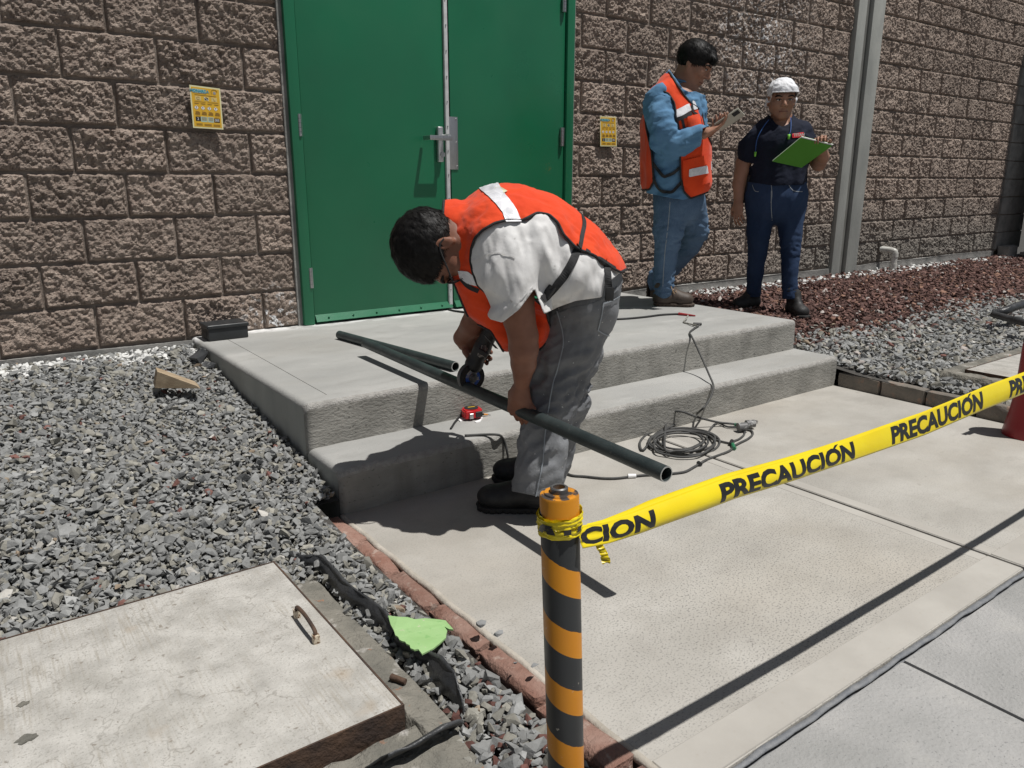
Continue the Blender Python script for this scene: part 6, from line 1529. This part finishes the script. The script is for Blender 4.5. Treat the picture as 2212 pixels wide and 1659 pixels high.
lumpy('mortar', RX0-.11, RX0-.004, 1.2, RY1+.09, lambda X, Y: .125+0*X, M_collar, cr_, 16, 50, .010)
lumpy('mortar', RX0-.11, 6.3, RY1+.004, RY1+.10, lambda X, Y: .128+0*X, M_collar, cr_, 90, 14, .010)
cover((RX0+.5, RY1-.3, .13), RX0, RX0+1.5, RY1-.62, RY1, .135, 'pale concrete cover with steel rim right of the steps')
# black membrane sticking out of the gravel
def film(pts, hs, label, lean=(.6, .3), th=.003, name='membrane'):
    C_ = catmull(pts, 6); n = len(C_); H = np.interp(np.linspace(0, 1, n), np.linspace(0, 1, len(hs)), hs); V = []; nv = 6
    for k, p in enumerate(C_):
        for j in range(nv):
            t = j/(nv-1); w_ = vnoise(np.array([[k*.35, j*.7, 1.0]]), 1, 3)[0]-.5
            V.append(p+np.array([lean[0]*H[k]*math.sin(t*2.2), lean[1]*H[k]*math.sin(t*2.2), H[k]*math.sin(t*math.pi*.75)])*1+np.array([w_, w_*.6, w_*.5])*.012)
    i = np.arange((n-1)*nv).reshape(n-1, nv)[:, :-1].ravel(); o = mobj(name, rawmesh(name, np.array(V), np.stack([i, i+nv, i+nv+1, i+1], 1), True, M_film)); md = o.modifiers.new('thickness', 'SOLIDIFY'); md.thickness = th
    return tag(o, label, 'membrane')
def Q3(cx, cy, z=.05): return onz(603.5+cx/3, 1106+cy/3, z)
film([Q3(90, 300, .05), Q3(160, 330, .05), Q3(240, 360, .05), Q3(330, 470, .045), Q3(430, 570, .045), Q3(560, 660, .04), Q3(650, 740, .04), Q3(720, 820, .035)], [.012, .022, .03, .034, .036, .036, .032, .028], 'black plastic membrane strip curling out of the gravel beside the mortar collar')
film([Q3(740, 850, .035), Q3(850, 920, .035), Q3(930, 980, .03), Q3(1000, 1100, .03), Q3(1090, 1200, .03), Q3(1190, 1310, .025)], [.03, .02, .022, .045, .05, .012], 'torn end of black membrane running below the green flake')
film([Q3(500, 1700, .02), Q3(700, 1600, .02), Q3(880, 1500, .025), Q3(1060, 1430, .03), Q3(1130, 1400, .03)], [.05, .055, .05, .03, .01], 'wide fold of black membrane at the near end of the mortar', (.9, -.9))
M_flake = mat("light_green_flake", (.27, .46, .18), .85, c2=(.34, .52, .24), s=10, bump=.5, bs=60, bd=.003, speck=[(45, .62, .68, (.20, .40, .14), .7), (80, .68, .74, (.5, .48, .35), .7)])
pg = [(705, 680), (770, 688), (830, 690), (880, 704), (940, 698), (1000, 702), (1040, 706), (1078, 712), (1092, 730), (1110, 748), (1128, 770), (1100, 768), (1070, 752), (1088, 778), (1082, 800), (1080, 822), (1040, 860), (1000, 892), (960, 912), (925, 930), (915, 916), (900, 898), (875, 902), (850, 892), (845, 872), (825, 864), (815, 850), (796, 846), (780, 838), (770, 818), (752, 808), (742, 775), (722, 740)]
fz = lambda cx, cy: .062+.010*math.sin(cx*.01)
bb = B(); bb.poly([Q3(cx, cy, fz(cx, cy)) for cx, cy in pg], (0, 0, .004)); fo_ = bb.obj('plaster_flake', M_flake); tag(fo_, 'torn light green painted flake lying on gravel and membrane', 'flake')
for i, (cx, cy, L_, lab_) in enumerate(((770, 1085, .034, 'short rusty brown stub lying on the mortar collar'),)):
    a = Q3(725, 1068, .05); b_ = Q3(818, 1100, .05); o = B().cyl(a, b_, .0075, .006, 10).obj('rusty_stub', M_rust, None, True, 40); tag(o, lab_, 'stub')

# ------------------------------------------------------------------ things near the wall
def poster(c00, c10, c11, c01, label, cyan_word):
    """paper sheet with its four corners: top left, top right, bottom right, bottom left"""
    c = [np.array(p, float) for p in (c00, c10, c11, c01)]; e = empty('poster', sum(c)/4, label, 'poster'); n_ = np.array([0, -1, 0.0])
    P = lambda u, v, o=0: (c[0]*(1-u)*(1-v)+c[1]*u*(1-v)+c[2]*u*v+c[3]*(1-u)*v)+n_*o
    q = lambda u0, v0, u1, v1, o: [P(u0, v0, o), P(u1, v0, o), P(u1, v1, o), P(u0, v1, o)]
    B().poly(q(0, 0, 1, 1, 0), n_*.002).obj('sheet', M_pborder, e); B().poly(q(.045, .035, .955, .965, .0021), n_*.0003).obj('yellow_field', M_pyel, e)
    def boxes(name, m, L_, o=.0026):
        b = B()
        for r in L_: b.poly(q(*r, o), n_*.0002)
        b.obj(name, m, e)
    boxes('title_ground', M_pcy2, [(.09, .075, .52, .165)]); boxes('title_rule', M_pbr, [(.09, .168, .52, .180)])
    W_ = np.linalg.norm(c[1]-c[0]); H_p = np.linalg.norm(c[3]-c[0])
    tw = lambda u, v: (lambda x, y: P(u+x/W_, v-y/H_p, .0034))
    text_obj('lettering', 'MONARCA', .017, M_pcy, e, tw(.305, .122), 0, .0007, .98*(W_/.137))
    ln = [(.14, .205, .84, .222)]
    for (a, b_) in ((.12, .48), (.55, .90)): ln.append((a, .365, b_, .378))
    for k in range(4):
        x = .10+.215*k; ln += [(x, .405, x+.16, .415), (x+.02, .420, x+.14, .428), (x+.02, .600, x+.14, .611)]
        for j in range(5): ln.append((x-.0+.012*abs(j-3), .616+.0145*j, x+.17, .625+.0145*j))
    for k in range(4): ln += [(.31, .735+.022*k, .47, .745+.022*k), (.54, .735+.022*k, .68, .745+.022*k)]
    for k in range(3): ln += [(.12, .885+.02*k, .32, .895+.02*k), (.38, .890+.02*k, .62, .900+.02*k), (.68, .890+.02*k, .90, .900+.02*k)]
    ln += [(.13, .705, .28, .714), (.75, .715, .90, .724)]
    boxes('small_print', M_pbr, ln)
    boxes('pictogram_ground', M_ppale, [(.15, .24, .34, .34), (.43, .24, .60, .34), (.68, .24, .86, .34)]); boxes('pictogram_ground', M_pcy2, [(.28, .72, .49, .845), (.51, .72, .70, .845)], .0024)
    b = B(); b.poly([P(.46, .26, .003), P(.53, .255, .003), P(.57, .275, .003), P(.57, .325, .003), P(.46, .315, .003)], n_*.0002); b.obj('pictogram', M_pblk, e)
    b = B(); b.poly([P(.44, .255, .0033), P(.455, .25, .0033), P(.585, .325, .0033), P(.57, .33, .0033)], n_*.0002); b.obj('pictogram_stroke', M_wh, e)
    b = B(); b.tube([P(.245+.05*math.cos(a), .29+.03*math.sin(a), .003) for a in np.linspace(.4, 5.8, 12)], .0007, 4); b.tube([P(.77+.04*math.cos(a), .29+.035*math.sin(a*1.5), .003) for a in np.linspace(.4, 5.8, 12)], .0007, 4)
    b.tube([P(.79+.10*math.cos(a), .12-.075*math.sin(a), .003) for a in np.linspace(.3, 3.6, 12)], .0009, 4); b.obj('line_drawing', M_pbr, e)
    b = B(); b.poly([P(.755+.04+.05*math.cos(a), .13+.038*math.sin(a), .003) for a in np.linspace(0, 6.28, 14)[:-1]], n_*.0002); b.obj('crest', M_pgrey, e)
    for k in range(4):
        x, y = .165+.21*k, .515
        for r, m, o in ((.075, M_pbr, .0026), (.068, M_wh, .0029)):
            b = B(); b.poly([P(x, y-r*.72, o), P(x+r, y, o), P(x, y+r*.72, o), P(x-r, y, o)], n_*.0002); b.obj('warning_diamond', m, e)
        b = B(); b.poly([P(x-.012, y-.030, .0033), P(x+.012, y-.030, .0033), P(x+.006, y+.010, .0033), P(x-.006, y+.010, .0033)], n_*.0002); b.poly([P(x-.007, y+.017, .0033), P(x+.007, y+.017, .0033), P(x+.007, y+.027, .0033), P(x-.007, y+.027, .0033)], n_*.0002); b.obj('exclamation_mark', M_pblk, e)
    boxes('number_box', M_pblk, [(.11, .73, .275, .83)]); boxes('number_box', M_pblk, [(.715, .74, .90, .84)])
    text_obj('lettering', '2', .017, M_wh, e, tw(.19, .78), 0, .0001, .9); text_obj('lettering', '005', .016, M_wh, e, tw(.808, .79), 0, .0001, .85)
    return e
M_pborder = mat("pale_paper", (.80, .76, .45), .6); M_pyel = mat("poster_yellow", (.78, .47, .03), .55, c2=(.74, .43, .03), s=20); M_pcy = mat("print_cyan", (.03, .30, .42), .6); M_pcy2 = mat("print_pale_cyan", (.42, .60, .52), .6)
M_pbr = mat("print_brown", (.30, .16, .03), .6); M_pblk = mat("print_black", (.015, .015, .015), .6); M_ppale = mat("print_cream", (.72, .56, .22), .6); M_pgrey = mat("print_grey", (.35, .33, .32), .6)
yp = WALLY-.045; WY = lambda x, y, Y=yp: ony(x, y, Y)
poster(WY(408.5, 183), WY(475, 191.5), WY(482.5, 280), WY(417, 276), 'yellow notice with white border on the blocks left of the green door', 'MONARCA')
poster(WY(1296, 251), WY(1330.5, 252.5), WY(1332, 316.5), WY(1296.5, 316), 'yellow notice on the blocks right of the green door', 'MONARCA')
# bait box
bx0 = onz(457.5, 738, ZS); bx1 = onz(540, 730, ZS); M_bx = mat("black_box_plastic", (.018, .021, .023), .42, c2=(.03, .033, .036), s=12, rvar=.1)
bs = empty('bait_box', (bx0+bx1)/2, 'black plastic bait box with lid on the rear left corner of the landing', 'box'); xa, xb_, ya = bx0[0]-.012, bx1[0], bx0[1]
b = B(); b.box((xa, ya, ZS+.001), (xb_, ya+.135, ZS+.062), .006, 2)
b.obj('base', M_bx, bs, True, 40); B().box((xa-.006, ya-.007, ZS+.060), (xb_+.006, ya+.140, ZS+.080), .008, 3).obj('lid', M_bx, bs, True, 40)
B().box((xa-.0015, ya+.03, ZS+.004), (xa+.002, ya+.10, ZS+.045), .001).obj('entry_hole', M_black, bs)
for i, (x, y, z, r) in enumerate(((.905, 3.70, .285, .055), (.90, 3.60, .27, .035), (.93, 3.78, .30, .04))):
    tv, tf = TPL[i]; V = tv*r; V = np.array(V); o = mobj('asphalt_lump', rawmesh('asphalt_lump', V, tf, False, M_film), loc=(x, y, z)); tag(o, ['largest black lump between gravel and landing below the bait box', 'small black lump in the gravel nearest the wooden wedge', 'black lump touching the wall side corner of the landing'][i], 'lump')
# wooden wedge
D1 = lambda cx, cy, z: onz(cx/3, 603.5+cy/3, z); zg = .262
A_ = D1(1003, 706, zg); T_ = D1(1300, 708, zg); M_wood = mat("weathered_wood", (.30, .225, .145), .85, c2=(.42, .33, .22), s=10, bump=.5, bs=60, bd=.003, stretch=(1, 4, 4))
hgt_ = .072; back = np.array([.012, .085, 0]); b = B(); b.poly([A_, T_, A_+(T_-A_)*.93+UP*.012, A_+(T_-A_)*.10+UP*hgt_], back); bmesh.ops.bevel(b.bm, geom=b.bm.edges[:], offset=.0015, segments=1, affect='EDGES')
tag(b.obj('wooden_wedge', M_wood), 'pale wooden wedge lying on the gravel near the landing', 'wedge')
# white elbow pipe
M_pvc = mat("white_pvc", (.66, .66, .62), .35, c2=(.52, .51, .47), s=10, rvar=.1); e0 = ony(1902, 538.5, WALLY-.02); v0 = ony(1928, 584, 3.88); v1 = v0.copy(); v1[2] = e0[2]-.03
pvp = empty('vent_pipe', v0, 'white plastic elbow pipe coming out of the wall foot into red gravel', 'pipe')
pts = catmull([e0, e0*.55+np.array([v0[0], v0[1]+.05, e0[2]])*.45, np.array([v0[0]-.005, v0[1]+.015, e0[2]-.008]), v1, v0*.5+v1*.5, v0-UP*.1], 6)
b = B(); b.tube(pts, .030, 20); b.obj('pipe', M_pvc, pvp, True); b = B(); b.cyl(v1+UP*.005, v1-UP*.035, .0345, n=24); b.cyl(v0+UP*.065, v0+UP*.02, .034, n=24); b.obj('collar', M_pvc, pvp, True, 40)
# fire extinguisher
M_ext = mat("red_enamel", (.27, .006, .012), .35, c2=(.24, .006, .01), s=8, rvar=.05); fc = onz(2219, 941, 0)
fe = empty('fire_extinguisher', fc, 'red fire extinguisher standing on the pavement at the right', 'extinguisher')
b = B(); b.lathe([(.098, .0), (.099, .010), (.092, .05), (.084, .10), (.078, .16), (.0752, .21)], fc, 48); b.obj('skirt', M_ext, fe, True, 50)
b = B(); b.lathe([(.072, .09), (.0745, .12), (.0745, .40), (.070, .435), (.055, .465), (.03, .485), (.022, .49), (.022, .50)], fc, 48); b.obj('cylinder', M_ext, fe, True, 50)
b = B(); b.cyl(fc+UP*.50, fc+UP*.54, .018, n=16); b.box(fc+[-.02, -.012, .535], fc+[.02, .012, .56], .003); b.obj('valve', M_bright, fe, True, 40)
b = B(); b.box(fc+[-.10, -.010, .57], fc+[.02, .010, .580], .003).box(fc+[-.09, -.008, .535], fc+[.02, .008, .543], .003); b.obj('squeeze_handle', M_black, fe, True, 40)
b = B(); b.tube(catmull([fc+[.0, -.02, .55], fc+[.02, -.09, .52], fc+[.03, -.12, .35], fc+[.02, -.11, .2]], 6), .009, 8); b.obj('hose', M_black, fe, True)
# black edging by the red gravel at the right border
b = B(); z0 = .21; b.tube(catmull([onz(2144, 677, z0), onz(2170, 672, z0+.02), onz(2195, 662, z0+.04), onz(2230, 652, z0+.05)], 5), .028, 8); b.tube(catmull([onz(2146, 679, z0), onz(2175, 687, z0), onz(2212, 697, z0), onz(2240, 702, z0)], 5), .024, 8)
tag(b.obj('black_hose', M_film, None, True), 'black forked hose lying on the red gravel at the right', 'hose')
print('all', time.time()-T0)
